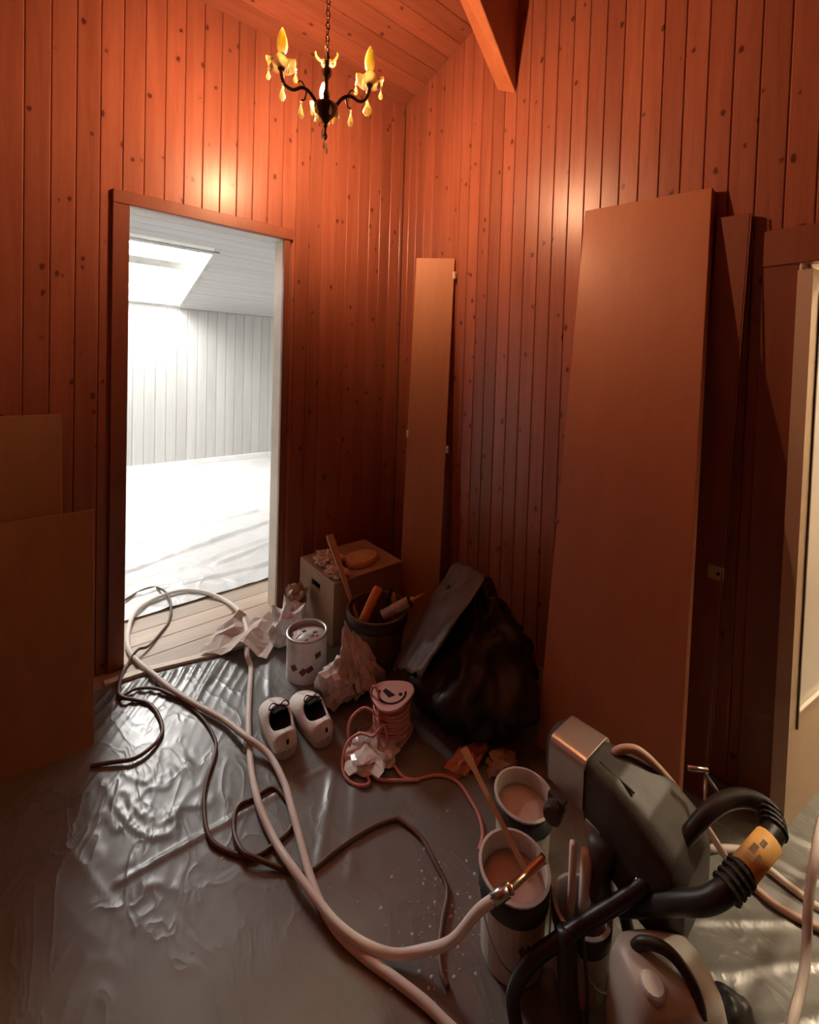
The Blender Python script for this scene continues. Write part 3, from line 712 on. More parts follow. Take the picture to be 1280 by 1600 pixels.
# ------------------------------------------------------------------ wooden box and what lies on it
bx0, bx1, by0, by1, bz = -.696, -.282, -.440, -.080, .31
t = thing('wooden_box', 'upturned wooden box with an oblong hand hole standing in the room corner', 'box', ((bx0 + bx1) / 2, (by0 + by1) / 2, .0))
w2, l2 = (bx1 - bx0) / 2, (by1 - by0) / 2
MB().box(-w2, w2, -l2, l2, bz - .014, bz).build('top_panel', 'box_wood', t, bevel=.002, seg=1)
MB().box(-w2 + .012, w2, -l2, -l2 + .012, .001, bz - .0145).build('side_panel', 'box_wood', t)
MB().box(-w2 + .012, w2, l2 - .012, l2, .001, bz - .0145).build('side_panel', 'box_wood', t)
MB().box(w2 - .012, w2, -l2 + .0125, l2 - .0125, .001, bz - .0145).build('side_panel', 'box_wood', t)
# end panel with hand hole
e = MB(); hy0, hy1, hz0, hz1 = -.045, .045, .215, .25
for bb in ((-l2, hy0, .001, bz - .0145), (hy1, l2, .001, bz - .0145), (hy0, hy1, .001, hz0), (hy0, hy1, hz1, bz - .0145)): e.box(-w2, -w2 + .0118, bb[0], bb[1], bb[2], bb[3])
e.build('end_panel', 'box_wood', t)
# sponge, oval
sp = MB(); rings = []
for (k, zz) in ((.90, 0), (1.0, .008), (1.0, .024), (.93, .034)):
    rings.append([(.100 * k * math.cos(a) * (1 + .03 * math.cos(3 * a)), .072 * k * math.sin(a), zz) for a in [i * 2 * PI / 28 for i in range(28)]])
sp.loft(rings)
o = sp.build('sponge', 'sponge', smooth=False); o.location = (-.470, -.325, bz + .0005); o.rotation_euler = (0, 0, .15)
tag(o, 'oval yellow-orange sponge lying on the wooden box', 'sponge')
rg = crumple((-.615, -.255, bz + .032), (.052, .075, .034), 4, 4, .55, 1.9, .9, bz + .001)
tag(rg.build('cleaning_rag', 'cloth', smooth=False), 'crumpled pale cleaning rag on top of the wooden box', 'rag')
gl = crumple((-.645, -.365, bz + .018), (.040, .060, .020), 9, 3, .6, 2.2, 1.0, bz + .001)
tag(gl.build('work_glove', 'cloth', smooth=False), 'small wrung cloth strip lying by the front edge of the wooden box', 'rag')

# ------------------------------------------------------------------ black bucket of tools
BK = Vector((-.585, -.640, .0))
bk = thing('tool_bucket', 'dark round bucket holding a foam roller, a cartridge and tools', 'bucket', BK)
def tin_profile(r0, r1, h, th=.003, rim=.004):
    return [(0, .0), (r0, .0), (r0 * .2 + r1 * .8, h * .8), (r1, h - rim), (r1 + rim, h - rim), (r1 + rim, h), (r1 - th, h), (r0 - th, .006), (0, .006)]
MB().lathe(tin_profile(.105, .135, .255, .004, .006), 28).build('shell', 'bucket_olive', bk, smooth=False)
MB().lathe([(.1335, .198), (.1385, .2), (.1415, .247), (.137, .248)], 28).build('collar', 'bucket_black', bk, smooth=True)
def rod(name, label, cat, a, b, prof, mat, extra=()):
    mtx = frame_to((0, 0, 0), Vector(b) - Vector(a)); t = thing(name, label, cat, a)
    MB().lathe(prof, 14, mtx).build('body', mat, t, smooth=True)
    for nm, pr, mm in extra: MB().lathe(pr, 12, mtx).build(nm, mm, t, smooth=True)
    return t
rod('foam_roller', 'orange foam paint roller sticking out of the tool bucket', 'paint roller', (-.672, -.650, .215), (-.590, -.640, .330), [(0, 0), (.019, .002), (.022, .01), (.022, .145), (.017, .158), (.0, .16)], 'orange_roller', [('frame_rod', [(0, -.03), (.004, -.03), (.004, .004), (0, .004)], 'steel')])
rod('sealant_cartridge', 'grey sealant cartridge with a pink nozzle resting across the bucket rim', 'cartridge', (-.600, -.700, .245), (-.455, -.790, .330), [(0, 0), (.024, 0), (.024, .125), (.020, .128), (0, .128)], 'cartridge',
    [('collar', [(0, .1283), (.0255, .1283), (.0255, .139), (0, .139)], 'bucket_black'), ('nozzle', [(0, .1393), (.014, .1393), (.013, .152), (.006, .156), (.003, .205), (0, .206)], 'nozzle')])
t = thing('putty_knife', 'small scraper with dark handle standing in the tool bucket', 'scraper', (-.560, -.640, .10))
MB().loft([[(-.012, -.006, 0), (.012, -.006, 0), (.012, .006, 0), (-.012, .006, 0)], [(-.014, -.008, .09), (.014, -.008, .09), (.014, .008, .09), (-.014, .008, .09)], [(-.008, -.007, .17), (.008, -.007, .17), (.008, .007, .17), (-.008, .007, .17)]]).build('handle', 'bucket_black', t, bevel=.002)
MB().box(-.03, .03, -.001, .001, .1705, .235).build('blade', 'dark_grey', t)
t.rotation_euler = (.15, .1, .6)
t = thing('wooden_brush', 'brush with a brown wooden handle stuck upright in the tool bucket', 'brush', (-.520, -.685, .12))
MB().lathe([(0, 0), (.009, .002), (.013, .05), (.008, .10), (.015, .16), (.006, .185), (0, .186)], 12).build('handle', 'stick_wood', t, smooth=True)
t.rotation_euler = (-.12, .1, .3)
# long flat stick leaning from the bucket up over the box
t = thing('long_paddle', 'long tapered wooden paddle leaning from the tool bucket over the wooden box', 'stick', (-.635, -.565, .16))
a = Vector((-.635, -.565, .16)); b = Vector((-.668, -.335, .505))
mtx = frame_to((0, 0, 0), b - a); L = (b - a).length
mb = MB(); rings = []
for (tt_, hw_) in ((0, .008), (.35, .009), (.62, .015), (.9, .021), (1.0, .018)):
    rings.append([tuple(mtx @ Vector((sx * hw_, sy * .005, L * tt_))) for sx, sy in ((-1, -1), (1, -1), (1, 1), (-1, 1))])
mb.loft(rings); mb.build('blade', 'stick_wood', t, bevel=.0015, seg=1)

# ------------------------------------------------------------------ white paint tin
def cyl_patch(mb, rad, ang, z, w, h, rot=0, n=3):
    vs = []; 
    for j in range(n + 1):
        for i in range(n + 1):
            uu = (i / n - .5) * w; vv = (j / n - .5) * h; c_, s_ = math.cos(rot), math.sin(rot)
            U_, V_ = uu * c_ - vv * s_, uu * s_ + vv * c_
            vs.append((rad * math.cos(ang + U_ / rad), rad * math.sin(ang + U_ / rad), z + V_))
    mb.add(vs, [(j*(n+1)+i, j*(n+1)+i+1, (j+1)*(n+1)+i+1, (j+1)*(n+1)+i) for j in range(n) for i in range(n)])
TN = Vector((-.868, -.513, .001))
t = thing('paint_tin', 'open white metal paint tin with small dark red label marks beside the wooden box', 'paint tin', TN)
MB().lathe([(0, 0), (.084, 0), (.086, .004), (.086, .178), (.0835, .178), (.0835, .006), (0, .006)], 32).build('shell', 'tin_white', t, smooth=False)
MB().lathe([(.0838, .1785), (.0885, .178), (.0895, .184), (.0865, .188), (.078, .186), (.076, .180), (.0835, .177)], 32).build('rim', 'tin_rim', t, smooth=True)
pk = MB().lathe([(0, .165), (.04, .1645), (.083, .165), (.083, .166), (0, .167)], 32).build('paint_surface', 'paint_skin', t, smooth=True)
for (px, py, s_) in ((.01, -.02, .012), (-.02, -.035, .008), (.035, -.005, .01), (.0, .03, .009), (.03, -.035, .006)):
    crumple((px, py, .168), (s_, s_ * .8, .003), px * 100, 2, .4).build('dried_lump', 'paint_dirt', pk)
MB().add([(-.055, .0, .1685), (-.02, .02, .1695), (-.012, .05, .168), (-.045, .045, .172)], [(0, 1, 2, 3)]).build('skin_flake', 'paper_white', pk, solid=.001)
va = math.atan2(-.769, -.638)
for (da_, zz, rr) in ((-.42, .072, .6), (.06, .060, .75), (.38, .068, .5), (.80, .118, .2)):
    m = MB(); cyl_patch(m, .0866, va + da_, zz, .028, .024, rr); m.build('label_mark', 'label_red', t)

# ------------------------------------------------------------------ crumpled wrappings
def tri_fold(px, py, sd): return 1 - 2 * abs(((px * 1.0 + .35 * math.sin(py * 9 + sd)) * 4.2 + sd) % 1 - .5)
def paper_sheet(nx, ny, fn):
    mb = MB()
    for j in range(ny + 1):
        for i in range(nx + 1): mb.v.append(fn(i / nx, j / ny))
    for j in range(ny):
        for i in range(nx): mb.f.append((j*(nx+1)+i, j*(nx+1)+i+1, (j+1)*(nx+1)+i+1, (j+1)*(nx+1)+i))
    return mb
def f1(a, b):
    # tent-like torn kraft paper by the doorway
    e1 = Vector((-1.150, -.075, .0)).lerp(Vector((-.925, -.300, .0)), a); c = e1 + Vector((.085, .075, 0)) * (b - .35) * 1.9
    h = .018 + .085 * max(0, 1 - abs(a - .62) / .22) * (1 - .35 * b) + .05 * max(0, 1 - abs(a - .2) / .2) * b + .035 * b * b
    h += .022 * abs(noise.noise(Vector((a * 6, b * 5, 3)))) 
    c.x += .03 * noise.noise(Vector((a * 5, b * 4, 7))); c.y += .03 * noise.noise(Vector((a * 5, b * 4, 1)))
    return (c.x, c.y, max(h, .012))
tag(paper_sheet(9, 7, f1).build('masking_paper', 'paper_kraft', solid=.0012), 'crumpled beige masking paper lying over the white hose at the doorway', 'paper')
c = crumple((-.832, -.265, .085), (.085, .07, .105), 12, 3, .45, 1.8, .9, .008)
tag(c.build('white_wrapper', 'paper_white'), 'crumpled white plastic wrapping stuffed between the doorway and the paint tin', 'wrapping')
c = crumple((-.775, -.205, .165), (.055, .05, .06), 22, 3, .45, 1.9, .8)
tag(c.build('brown_rag', 'wrap_brown'), 'crumpled brown and white rag on top of the white wrapping', 'rag')
def lean(p, d):
    return p
c = crumple((-.845, -.742, .085), (.070, .062, .085), 31, 3, .5, 1.7, 1.0, .006)
tag(c.build('film_bundle', 'clear_film'), 'low crumpled bundle of clear brownish film in front of the paint tin', 'plastic film')
def tall(p, d):
    k = max(0, p.z + .13) / .26; q = p.copy(); q.x *= 1 - .62 * k; q.y *= 1 - .62 * k; q.x -= .07 * k; q.y += .03 * k; return q
c = crumple((-.728, -.765, .135), (.098, .085, .135), 41, 4, .42, 1.5, 1.0, .006, tall)
tag(c.build('tall_film_bag', 'clear_film'), 'tall peaked crumpled clear plastic bag propped against the tool bucket', 'plastic bag')
c = crumple((-.880, -1.030, .022), (.085, .070, .022), 47, 3, .4, 2.2, 1.0, .006)
tag(c.build('film_scrap', 'clear_film'), 'small scrap of clear film lying within the pink cord loops', 'plastic film')

# ------------------------------------------------------------------ trainers
def shoe(loc, rz, label):
    t = thing('trainer', label, 'shoe', loc, rz, 'white trainers'); n = 20
    L = .255
    def outline(f, k=1.0, dz=0):   # f along the length 0 heel .. 1 toe ; returns half width
        return 1.14 * k * (.030 + .011 * math.sin(min(1, f * 1.25) * PI * .5) + .006 * math.sin(f * PI)) * (1 if f < .8 else math.sqrt(max(.02, 1 - ((f - .8) / .205) ** 2))) * (1 if f > .1 else math.sqrt(max(.05, 1 - ((.1 - f) / .105) ** 2)))
    pts = [i / 22 for i in range(23)]
    def ring(k, zf):
        a = [(outline(f, k), L * f, zf(f)) for f in pts]; b = [(-outline(f, k) * .94, L * f, zf(f)) for f in reversed(pts)]
        return a + b
    s_ = MB(); s_.loft([ring(.96, lambda f: .0 + .012 * max(0, f - .8) * 2), ring(1.06, lambda f: .008 + .012 * max(0, f - .8) * 2), ring(1.07, lambda f: .024 - .004 * f), ring(1.0, lambda f: .027 - .004 * f)])
    s_.build('sole', 'shoe_sole', t, smooth=False)
    # upper built of arches; open from f=.06 to f=.52
    up_ = MB(); rings = []
    def top(f):
        if f < .52: return .088 - .026 * math.sin(min(1, f / .52) * PI) * .7 + .004
        return .092 - .058 * ((f - .52) / .48) ** 1.2
    m = 9
    for i in range(24):
        f = .004 + .992 * i / 23; w = outline(f) * (.04 if i in (0, 23) else 1); h = top(f); ring_ = []
        gap = .0
        if f < .56: gap = .50 * math.sqrt(max(0, 1 - ((f - .34) / .20) ** 2)) if abs(f - .34) < .20 else 0
        for side in (1, -1):
            arcs = []
            for q in range(m):
                a = (q / (m - 1)) * (PI / 2) * (1 - gap)
                arcs.append((side * w * math.cos(a) ** .75, L * f, .024 + (h - .024) * math.sin(a) ** .8))
            ring_.append(arcs)
        rings.append(ring_)
    for side in (0, 1):
        base = len(up_.v)
        for rg_ in rings:
            for p in rg_[side]: up_.v.append(p)
        for i in range(23):
            for q in range(m - 1): up_.f.append((base + i*m+q, base + i*m+q+1, base + (i+1)*m+q+1, base + (i+1)*m+q))
    up_.build('upper', 'shoe_white', t, smooth=True, solid=.005)
    ins = MB(); ins.loft([ring(.74, lambda f: .028), ring(.74, lambda f: min(.056, top(f) - .02) if f < .6 else .030)]); ins.build('lining', 'shoe_black', t, smooth=True)
    tg = MB(); rows = []
    for i in range(8):
        f = .34 + .30 * i / 7; zt = .108 - .030 * i / 7
        rows.append([(sx * .024, L * f, zt - .007 * abs(sx)) for sx in (-1, -.5, 0, .5, 1)])
    tg.loft(rows, cap=False, closed=False); tg.build('tongue', 'shoe_black', t, smooth=True, solid=.005)
    lc = MB()
    for i in range(4):
        f = .44 + .055 * i; zt = .104 - .012 * i
        lc.tube([(-.024, L * f, zt - .008), (0, L * (f + .015), zt + .002), (.024, L * f, zt - .008)], .0022, 6)
    lc.tube(smooth_path([(0, L * .44, .106), (-.022, L * .47, .118), (-.038, L * .42, .112), (-.02, L * .40, .108), (0, L * .44, .106)], 5), .002, 6)
    lc.tube(smooth_path([(0, L * .44, .106), (.022, L * .46, .116), (.034, L * .42, .106), (.018, L * .40, .106), (0, L * .44, .106)], 5), .002, 6)
    lc.build('laces', 'shoe_black', t, smooth=True)
    MB().lathe([(0, -1), (.38, -.92), (.71, -.7), (.92, -.38), (1, 0), (.92, .38), (.71, .7), (.38, .92), (0, 1)], 16, Matrix.Translation((0, .010, .054)) @ Matrix.Diagonal((.023, .014, .038, 1))).build('heel_counter', 'shoe_white', t, smooth=True)
    MB().box(-.004, .004, -.0062, .001, .056, .070).build('heel_tab', 'shoe_black', t)
    return t
shoe((-1.112, -.862, .004), math.radians(-9), 'white trainer with black laces standing clear of the crumpled film')
shoe((-.985, -.900, .004), math.radians(-3), 'white trainer with black laces next to the crumpled film bundle')

# ------------------------------------------------------------------ pink cord reel
RL = Vector((-.772, -1.000, .004))
t = thing('cord_reel', 'pink plastic winder with pink cord beside the black bag', 'cord reel', RL)
def flange(z0, z1, holes):
    m = MB(); seg = 30; out = []
    for k in range(seg):
        a = 2 * PI * k / seg; rr = .082 * (1 + .10 * math.cos(3 * a + .6)); out.append((rr * math.cos(a), rr * .86 * math.sin(a)))
    for zz in (z0, z1):
        pass
    n = seg; vs = [(x_, y_, z0) for x_, y_ in out] + [(x_, y_, z1) for x_, y_ in out]
    inner = [(.026 + .034 * math.cos(a_), -.004 + .030 * math.sin(a_)) for a_ in [2 * PI * k / seg for k in range(seg)]] if False else None
    m.add(vs, [list(range(n))[::-1], list(range(n, 2*n))] + [(i, (i+1) % n, (i+1) % n + n, i + n) for i in range(n)])
    return m
tilt = Matrix.Rotation(.10, 4, 'X')
f_ = flange(.145, .153, True); tf = f_.build('flange', 'pink_plastic', t, bevel=.002, seg=1)
flange(0, .008, False).build('flange', 'pink_plastic', t, bevel=.002, seg=1)
MB().lathe([(0, .008), (.034, .008), (.034, .145), (0, .145)], 18).build('core', 'pink_plastic', t, smooth=True)
m = MB()
a0, a1 = math.radians(120), math.radians(330)
arc = [(math.cos(a_), math.sin(a_)) for a_ in [a0 + (a1 - a0) * k / 14 for k in range(15)]]
m.loft([[(x_ * .048, y_ * .042, .1535), (x_ * .056, y_ * .049, .1535), (x_ * .056, y_ * .049, .1545), (x_ * .048, y_ * .042, .1545)] for x_, y_ in arc]); m.build('slot', 'shoe_black', tf)
MB().lathe([(0, .1533), (.0075, .1533), (.0075, .1545), (0, .1545)], 12, Matrix.Translation((.022, -.022, 0))).build('hole', 'shoe_black', tf)
MB().loft([[(-.020, .030, .1535), (-.004, .034, .1535), (-.004, .034, .1545), (-.020, .030, .1545)], [(-.022, -.008, .1535), (.004, -.012, .1535), (.004, -.012, .1545), (-.022, -.008, .1545)]]).build('slot', 'shoe_black', tf)
m = MB(); hx = []
for k in range(14 * 16):
    a = 2 * PI * k / 16; lay = .042 + .014 * (.5 + .5 * math.sin(k * .013)) + .006 * noise.noise(Vector((k * .15, 0, 0))); hx.append((lay * math.cos(a), lay * math.sin(a), .016 + .122 * abs(((k / (14 * 16) * 2.0) % 2) - 1)))
m.tube(hx, .0055, 6); m.build('wound_cord', 'pink_cord', t, smooth=True)
m = MB(); hx = []
for k in range(9 * 16):
    a = -2 * PI * k / 16; hx.append((.062 * math.cos(a) + .004 * math.sin(k * .3), .060 * math.sin(a), .020 + .10 * k / (9 * 16) + .01 * math.sin(a * .5 + 1)))
m.tube(hx, .0055, 6); m.build('wound_cord', 'pink_cord', t, smooth=True)
PINK = [(-0.809,-1.002,0.09),(-0.83,-0.976,0.1),(-0.851,-0.934,0.1),(-0.898,-0.926,0.08),(-0.922,-0.946,0.05),(-0.924,-0.967,0.015),(-0.933,-1.031,0.010),(-0.94,-1.106,0.010),(-0.975,-1.095,0.010),(-0.992,-1.049,0.010),(-0.979,-1.003,0.02),(-0.94,-0.975,0.05),(-0.892,-0.984,0.06),(-0.871,-1.028,0.07),(-0.836,-1.039,0.1),(-0.835,-1.056,0.05),(-0.869,-1.077,0.012),(-0.919,-1.1,0.018),(-0.905,-1.128,0.012),(-0.866,-1.158,0.010),(-0.822,-1.19,0.010),(-0.758,-1.219,0.010),(-0.726,-1.253,0.010),(-0.715,-1.294,0.010),(-0.726,-1.349,0.010),(-0.741,-1.396,0.010),(-0.772,-1.438,0.010),(-0.812,-1.459,0.010)]
PINK2 = [(-0.765,-1.042,0.12),(-0.802,-1.025,0.09),(-0.853,-1.027,0.06),(-0.84,-1.067,0.014),(-0.845,-1.121,0.012),(-0.842,-1.165,0.010),(-0.811,-1.203,0.012)]
PINK3 = [(-.815,-.985,.10),(-.835,-.960,.15),(-.830,-.965,.19),(-.822,-.985,.165),(-.85,-1.03,.09),(-.868,-1.05,.02)]
for pp in (PINK, PINK2, PINK3):
    m = MB(); m.tube(rel(smooth_path(pp, 6), RL), .0048, 7); m.build('loose_cord', 'pink_cord', t, smooth=True)

# ------------------------------------------------------------------ black rubbish bag with grey film
def bagshape(p, d):
    q = p.copy(); k = max(0, d.z)
    q.x += .20 * k; q.y += .16 * k ** 1.3
    q.x *= 1 - .25 * k; q.y *= 1 - .30 * k
    return q
c = crumple((-.430, -1.080, .15), (.225, .245, .235), 53, 5, .20, 1.5, .8, .006, bagshape)
bg_ = c.build('rubbish_bag', 'black_bag', smooth=True)
tag(bg_, 'large slumped black rubbish bag against the plank wall between bucket and door leaf', 'bag')
# folded grey film lying over the bag
def f2(a, b):
    P = [[Vector((-.600, -.790, .045)), Vector((-.430, -.800, .27)), Vector((-.24, -.78, .40))],
         [Vector((-.655, -.905, .135)), Vector((-.520, -.960, .335)), Vector((-.245, -.905, .455))],
         [Vector((-.655, -1.030, .175)), Vector((-.560, -1.090, .335)), Vector((-.330, -1.050, .46))]]
    def q3(r, t): return r[0] * (1-t)**2 + r[1] * 2*t*(1-t) + r[2] * t*t
    p = q3([q3(P[0], a), q3(P[1], a), q3(P[2], a)], b)
    p.z += .020 * (1 - abs(noise.noise(Vector((a * 3.2, b * 3.4, 6)))) * 2) * (1 if a < .9 else .5) + .01 * noise.noise(Vector((a * 11, b * 9, 2)))
    return (p.x - .015, p.y - .01, max(.02, p.z + .015))
tag(paper_sheet(22, 18, f2).build('grey_film', 'grey_film', solid=.001, smooth=True), 'dusty grey plastic film draped over the upper side of the black rubbish bag', 'plastic sheet')
c = crumple((-.640, -1.250, .018), (.085, .035, .022), 61, 3, .4, 2, 1, .006)
tag(c.build('orange_wrapper', 'orange_film'), 'crumpled orange-brown film scrap at the foot of the black bag', 'plastic film')
c = crumple((-.560, -1.335, .020), (.055, .04, .028), 63, 3, .5, 2, 1, .006)
tag(c.build('brown_wrapper', 'wrap_brown'), 'small brown crumpled scrap between the black bag and the paint buckets', 'plastic film')

# ------------------------------------------------------------------ paint buckets
def paint_bucket(loc, R, H, label, rz, handle=True, mark=True, fill=.78, name='paint_bucket'):
    t = thing(name, label, 'paint bucket', loc, rz, None)
    MB().lathe([(0, 0), (R * .90, 0), (R * .92, .004), (R, H - .004), (R + .004, H - .004), (R + .005, H), (R - .002, H + .001), (R - .004, H - .006), (R * .90 - .004, .006), (0, .006)], 32).build('shell', 'bucket_grey', t, smooth=False)
    MB().lathe([(R * .983, H * .72), (R + .004, H * .735), (R + .0055, H * .93), (R * .995, H * .945)], 32).build('collar', 'bucket_band', t, smooth=True)
    MB().lathe([(0, H * fill), (R * .5, H * fill + .001), (R * .965, H * fill), (R * .965, H * fill + .002), (R * .5, H * fill + .004), (0, H * fill + .004)], 28).build('paint_surface', 'paint_pink', t, smooth=True)
    if mark:
        m = MB(); cyl_patch(m, R * .958, va - rz + .25, H * .42, .036, .040, .4); m.build('label_mark', 'label_red', t)
    if handle:
        m = MB(); hd = []
        for k in range(17):
            a = PI * k / 16; p = Vector((math.cos(a) * (R + .008), -math.sin(a) * (R + .03) * .55 - .01, H * .86 - math.sin(a) * H * .62)); 
            q = math.hypot(p.x, p.y)
            if q < R + .007: p.x *= (R + .007) / q; p.y *= (R + .007) / q
            hd.append(p)
        m.tube(hd, .0018, 6); m.build('wire_handle', 'steel', t, smooth=True)
    return t
paint_bucket((-.735, -1.545, .004), .075, .19, 'grey paint bucket full of pinkish paint without any stick, beside the silver motor hood', 0.4, handle=False, mark=False)
paint_bucket((-.905, -1.640, .004), .077, .20, 'grey paint bucket with a brass-tipped lance and a stirring stick in it', -.55)
paint_bucket((-.825, -1.765, .004), .058, .165, 'grey bucket under the sprayer with white suction tubes hanging in it', .2, mark=False, fill=.35)
t = thing('stirring_stick', 'flat wooden stirring stick leaning out of the bucket that holds the brass lance', 'stick', (-.872, -1.662, .165))
a = Vector((-.872, -1.662, .165)); b = Vector((-.852, -1.425, .300))
mtx = frame_to((0, 0, 0), b - a); L = (b - a).length; rings = []
for (tt_, hw_) in ((0, .007), (.5, .0065), (.80, .007), (.9, .012), (1.0, .011)):
    rings.append([tuple(mtx @ Vector((sx * hw_, sy * .0025, L * tt_))) for sx, sy in ((-1, -1), (1, -1), (1, 1), (-1, 1))])
MB().loft(rings).build('paddle', 'stick_wood', t, bevel=.001, seg=1)

# ------------------------------------------------------------------ airless paint sprayer
SP = Vector((-.72, -1.80, .0))
t = thing('paint_sprayer', 'black and silver airless paint sprayer on a tubular cart among the buckets', 'paint sprayer', SP)
def R_(p): return tuple(Vector(p) - SP)
def hood_ring(y, x0, x1, z0, z1, cr, n=5):
    pts = [(x0, z0), (x1, z0)]
    for k in range(n + 1):
        a = PI / 2 * k / n; pts.append((x1 - cr + cr * math.cos(a), z1 - cr + cr * math.sin(a)))
    for k in range(n + 1):
        a = PI / 2 + PI / 2 * k / n; pts.append((x0 + cr + cr * math.cos(a), z1 - cr + cr * math.sin(a)))
    return [R_((px, y, pz)) for px, pz in pts]
m = MB(); m.loft([hood_ring(-1.640, -.776, -.655, .335, .442, .022), hood_ring(-1.735, -.782, -.655, .330, .448, .024)]); m.build('motor_hood', 'silver', t, smooth=False, bevel=.001, seg=1)
m = MB(); m.loft([hood_ring(-1.618, -.750, -.672, .345, .425, .035), hood_ring(-1.639, -.773, -.658, .338, .438, .026)]); m.build('hood_cap', 'dark_grey', t)
m = MB(); m.loft([hood_ring(-1.7355, -.779, -.660, .315, .444, .030), hood_ring(-1.80, -.790, -.636, .250, .440, .036), hood_ring(-1.87, -.795, -.600, .215, .415, .042), hood_ring(-1.925, -.790, -.590, .200, .375, .045), hood_ring(-1.945, -.765, -.61, .21, .335, .035)])
m.build('motor_housing', 'housing_black', t, smooth=False, bevel=.004)
m = MB(); m.tube([R_((-.745, -1.755, .4425)), R_((-.750, -1.835, .4335))], .003, 6); m.build('housing_rib', 'housing_black', t)
m = MB().box(-.7865, -.7815, -1.80, -1.745, .288, .322); m.v = [R_(p) for p in m.v]; m.build('rating_plate', 'trim_grey', t)
m = MB().box(-.800, -.782, -1.70, -1.655, .300, .327); m.v = [R_(p) for p in m.v]; m.build('switch_box', 'dark_grey', t, bevel=.003)
m = MB(); m.lathe([(0, 0), (.020, 0), (.022, .004), (.022, .03), (.018, .034), (0, .034)], 18, frame_to(R_((-.800, -1.680, .305)), R_((-.9, -1.70, .32)))); m.build('pressure_knob', 'dark_grey', t, smooth=False)
m = MB(); m.tube([R_((-.835, -1.745, .30)), R_((-.835, -1.745, .06))], .0085, 8); m.build('suction_tube', 'hose_white', t, smooth=True)
m = MB(); m.tube([R_((-.812, -1.765, .28)), R_((-.805, -1.760, .06))], .013, 8); m.build('return_tube', 'hose_white', t, smooth=True)
m = MB(); m.lathe([(0, 0), (.026, 0), (.028, .02), (.022, .06), (.030, .10), (.030, .13), (0, .13)], 18, Matrix.Translation(R_((-.79, -1.79, .185)))); m.build('pump', 'dark_grey', t, smooth=True)
m = MB(); m.tube([R_((-.785, -1.865, .300)), R_((-.800, -1.866, .300))], .004, 8); m.build('bolt', 'steel', t, smooth=True)
m = MB(); m.tube(rel(smooth_path(H2, 6), SP), .0095, 8); m.build('outlet_hose', 'hose_tan', t, smooth=True)
FRAME = [(-1.004,-1.727,0.02),(-0.994,-1.712,0.06),(-0.961,-1.735,0.13),(-0.881,-1.793,0.195),(-0.785,-1.880,0.30),(-0.696,-1.920,0.37),(-0.642,-1.949,0.42),(-0.599,-1.972,0.435),(-0.571,-1.999,0.44),(-0.565,-2.028,0.44),(-0.587,-2.047,0.435),(-0.622,-2.045,0.43),(-0.72,-2.023,0.41),(-0.767,-2.006,0.39),(-0.784,-1.981,0.36),(-0.788,-1.94,0.32),(-0.789,-1.893,0.27),(-0.794,-1.831,0.21)]
sp_ = smooth_path(FRAME, 6)
rads = [.0145 if i < 30 else .0145 + .005 * min(1, (i - 30) / 24) for i in range(len(sp_))]
m = MB(); m.tube(rel(sp_, SP), rads, 12); fr = m.build('cart_frame', 'black_plastic', t, smooth=True)
m = MB(); m.tube([R_((-.630, -2.045, .4285)), R_((-.715, -2.0245, .4105))], .0225, 14); gp = m.build('grip_sticker', 'sticker_yellow', t, smooth=True)
gm = frame_to(R_((-.630, -2.045, .4285)), R_((-.715, -2.0245, .4105)))
for (ga, gz, gw, gh) in ((0, .030, .008, .016), (.25, .052, .010, .020), (-.3, .060, .006, .012), (.1, .072, .012, .008)):
    best = max(((gm.to_3x3() @ Vector((math.cos(q_), math.sin(q_), 0))).dot(Vector((-.4, -.1, .9))), q_) for q_ in [i * PI / 24 for i in range(48)])[1]
    m = MB(); cyl_patch(m, .0229, best + ga, gz, gw, gh); m.v = [tuple(gm @ Vector(p)) for p in m.v]; m.build('printed_mark', 'sticker_ink', gp)
for q in (0, 1, 2, 3):
    c0 = Vector((-.600, -2.047, .434)).lerp(Vector((-.570, -2.035, .440)), q / 3); d_ = Vector((-.03, .0, -.003)).normalized()
    m = MB(); m.tube([R_(c0 - d_ * .0025), R_(c0 + d_ * .0025)], .0235, 14); m.build('grip_ring', 'black_rubber', t, smooth=False)
    c0 = Vector((-.722, -2.022, .409)).lerp(Vector((-.760, -2.010, .394)), q / 3); d_ = Vector((-.038, .012, -.015)).normalized()
    m = MB(); m.tube([R_(c0 - d_ * .003), R_(c0 + d_ * .003)], .0255, 14); m.build('grip_ring', 'black_rubber', t, smooth=False)
m = MB(); m.tube([R_((-.615, -1.964, .435)), R_((-.592, -1.922, .452))], .0042, 8); hk = m.build('bleed_rod', 'dark_grey', t, smooth=True)
m = MB(); m.tube([R_((-.584, -1.925, .456)), R_((-.613, -1.895, .456))], .0052, 8); m.build('cross_handle', 'steel', hk, smooth=True)
m = MB(); m.tube([R_((-.590, -1.922, .452)), R_((-.640, -1.938, .41))], .0025, 6); m.build('linkage', 'steel', hk, smooth=True)
for pth in ([(-.70, -1.76, .30), (-.66, -1.72, .15), (-.62, -1.70, .012)], [(-.70, -1.90, .26), (-.64, -1.90, .14), (-.58, -1.89, .012)], [(-.79, -1.835, .22), (-.77, -1.850, .12), (-.75, -1.860, .012)]):
    m = MB(); m.tube(rel(smooth_path(pth, 5), SP), .013, 10); m.build('leg', 'black_plastic', t, smooth=True)
m = MB(); m.tube(rel(smooth_path([(-.880, -1.793, .20), (-.900, -1.82, .12), (-.925, -1.835, .05), (-.935, -1.84, .012)], 5), SP), .004, 8); m.build('brake_wire', 'dark_grey', t, smooth=True)
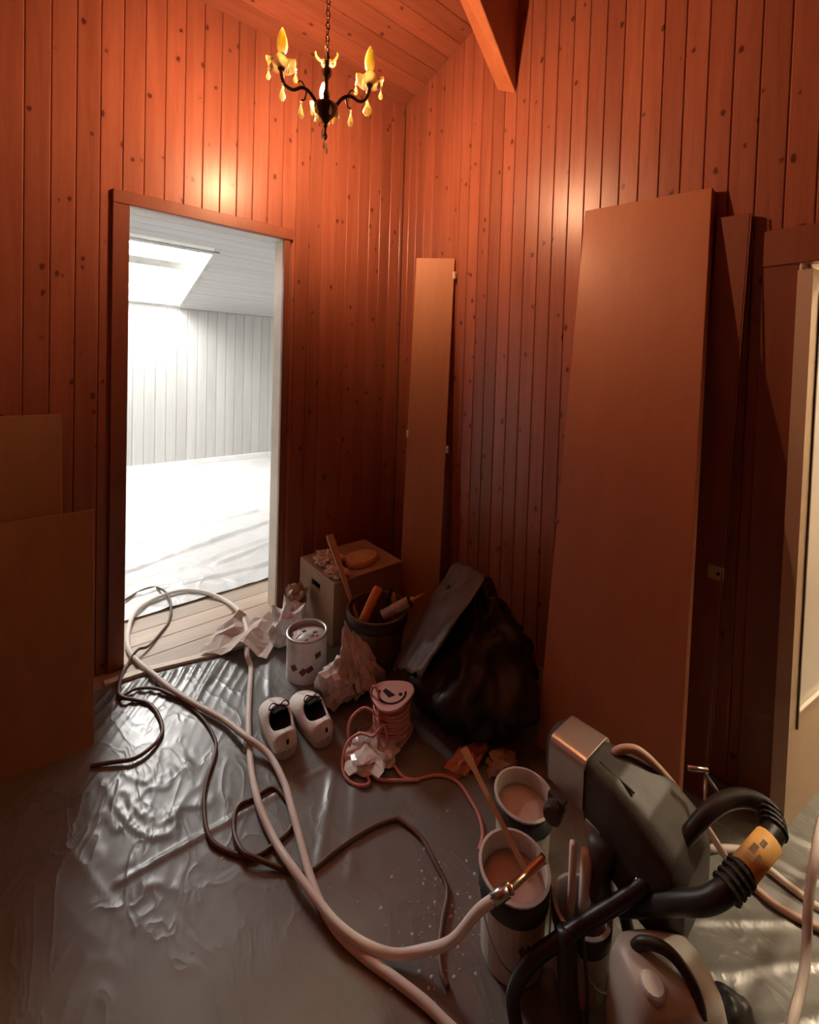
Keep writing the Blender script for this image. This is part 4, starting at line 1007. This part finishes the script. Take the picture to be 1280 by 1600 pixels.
m = MB(); m.tube(rel(smooth_path([(-.905, -1.775, .19), (-.935, -1.80, .10), (-.96, -1.83, .05), (-.99, -1.78, .012)], 5), SP), .020, 10); m.build('frame_brace', 'black_plastic', t, smooth=True)

# ------------------------------------------------------------------ grey canister in front
CN = Vector((-.850, -1.945, .002))
t = thing('plastic_canister', 'grey plastic canister with a black clasp standing under the sprayer handle', 'canister', CN, math.radians(-38))
m = MB(); rings = []
for (zz, sx, sy) in ((0, .080, .064), (.012, .088, .072), (.10, .092, .076), (.195, .090, .074), (.235, .082, .064), (.250, .066, .046), (.254, .04, .02)):
    rg_ = []
    for k in range(28):
        a = 2 * PI * k / 28; cc, ss = math.cos(a), math.sin(a); e_ = .55
        rg_.append((sx * math.copysign(abs(cc) ** e_, cc), sy * math.copysign(abs(ss) ** e_, ss), zz))
    rings.append(rg_)
m.loft(rings); m.build('body', 'canister_grey', t, smooth=True)
m = MB(); m.loft([[(-.040, -.0785, .075), (.036, -.0785, .075), (.036, -.074, .075), (-.040, -.074, .075)], [(-.040, -.0775, .16), (.036, -.0775, .16), (.036, -.073, .16), (-.040, -.073, .16)]]); m.build('label', 'canister_pale', t)
m = MB(); m.tube(smooth_path([(-.05, .03, .235), (-.035, .02, .268), (.0, .0, .278), (.025, -.03, .262), (.03, -.06, .222)], 5), .010, 10); m.build('carry_handle', 'black_plastic', t, smooth=True)
m = MB().box(.016, .044, -.086, -.072, .150, .225); m.build('clasp', 'black_plastic', t, bevel=.004)
m = MB(); m.lathe([(0, 0), (.020, 0), (.021, .004), (.021, .018), (.018, .022), (0, .022)], 18, Matrix.Translation((-.045, -.028, .236))); m.build('cap', 'trim_grey', t, smooth=False)
CN2 = Vector((-.755, -2.015, .002))
m = crumple((-.70, -2.01, .06), (.055, .05, .062), 71, 4, .15, 1.6, .5, .006)
tag(m.build('black_pouch', 'black_bag', smooth=True), 'small black bag tucked beside the grey canister on the film', 'bag')

# ------------------------------------------------------------------ paint specks on the film
m = MB(); rs = random.Random(5)
for k in range(150):
    if k < 110:
        X = rs.gauss(-.99, .075); Y = rs.gauss(-1.50, .085)
    else: X = rs.uniform(-1.6, -.75); Y = rs.uniform(-1.65, -.95)
    z0 = h_main(X, Y) + .0006; s_ = rs.choice((.0015, .002, .0025, .004)); n = 6
    m.add([(X + s_ * math.cos(a) * rs.uniform(.6, 1.4), Y + s_ * math.sin(a), z0) for a in [i * PI / 3 for i in range(6)]] + [(X, Y, z0 + .0012)], [(i, (i + 1) % 6, 6) for i in range(6)])
o = m.build('paint_specks', 'speck'); o['kind'] = 'stuff'; tag(o, 'white paint specks spattered on the grey film near the buckets', 'paint specks')
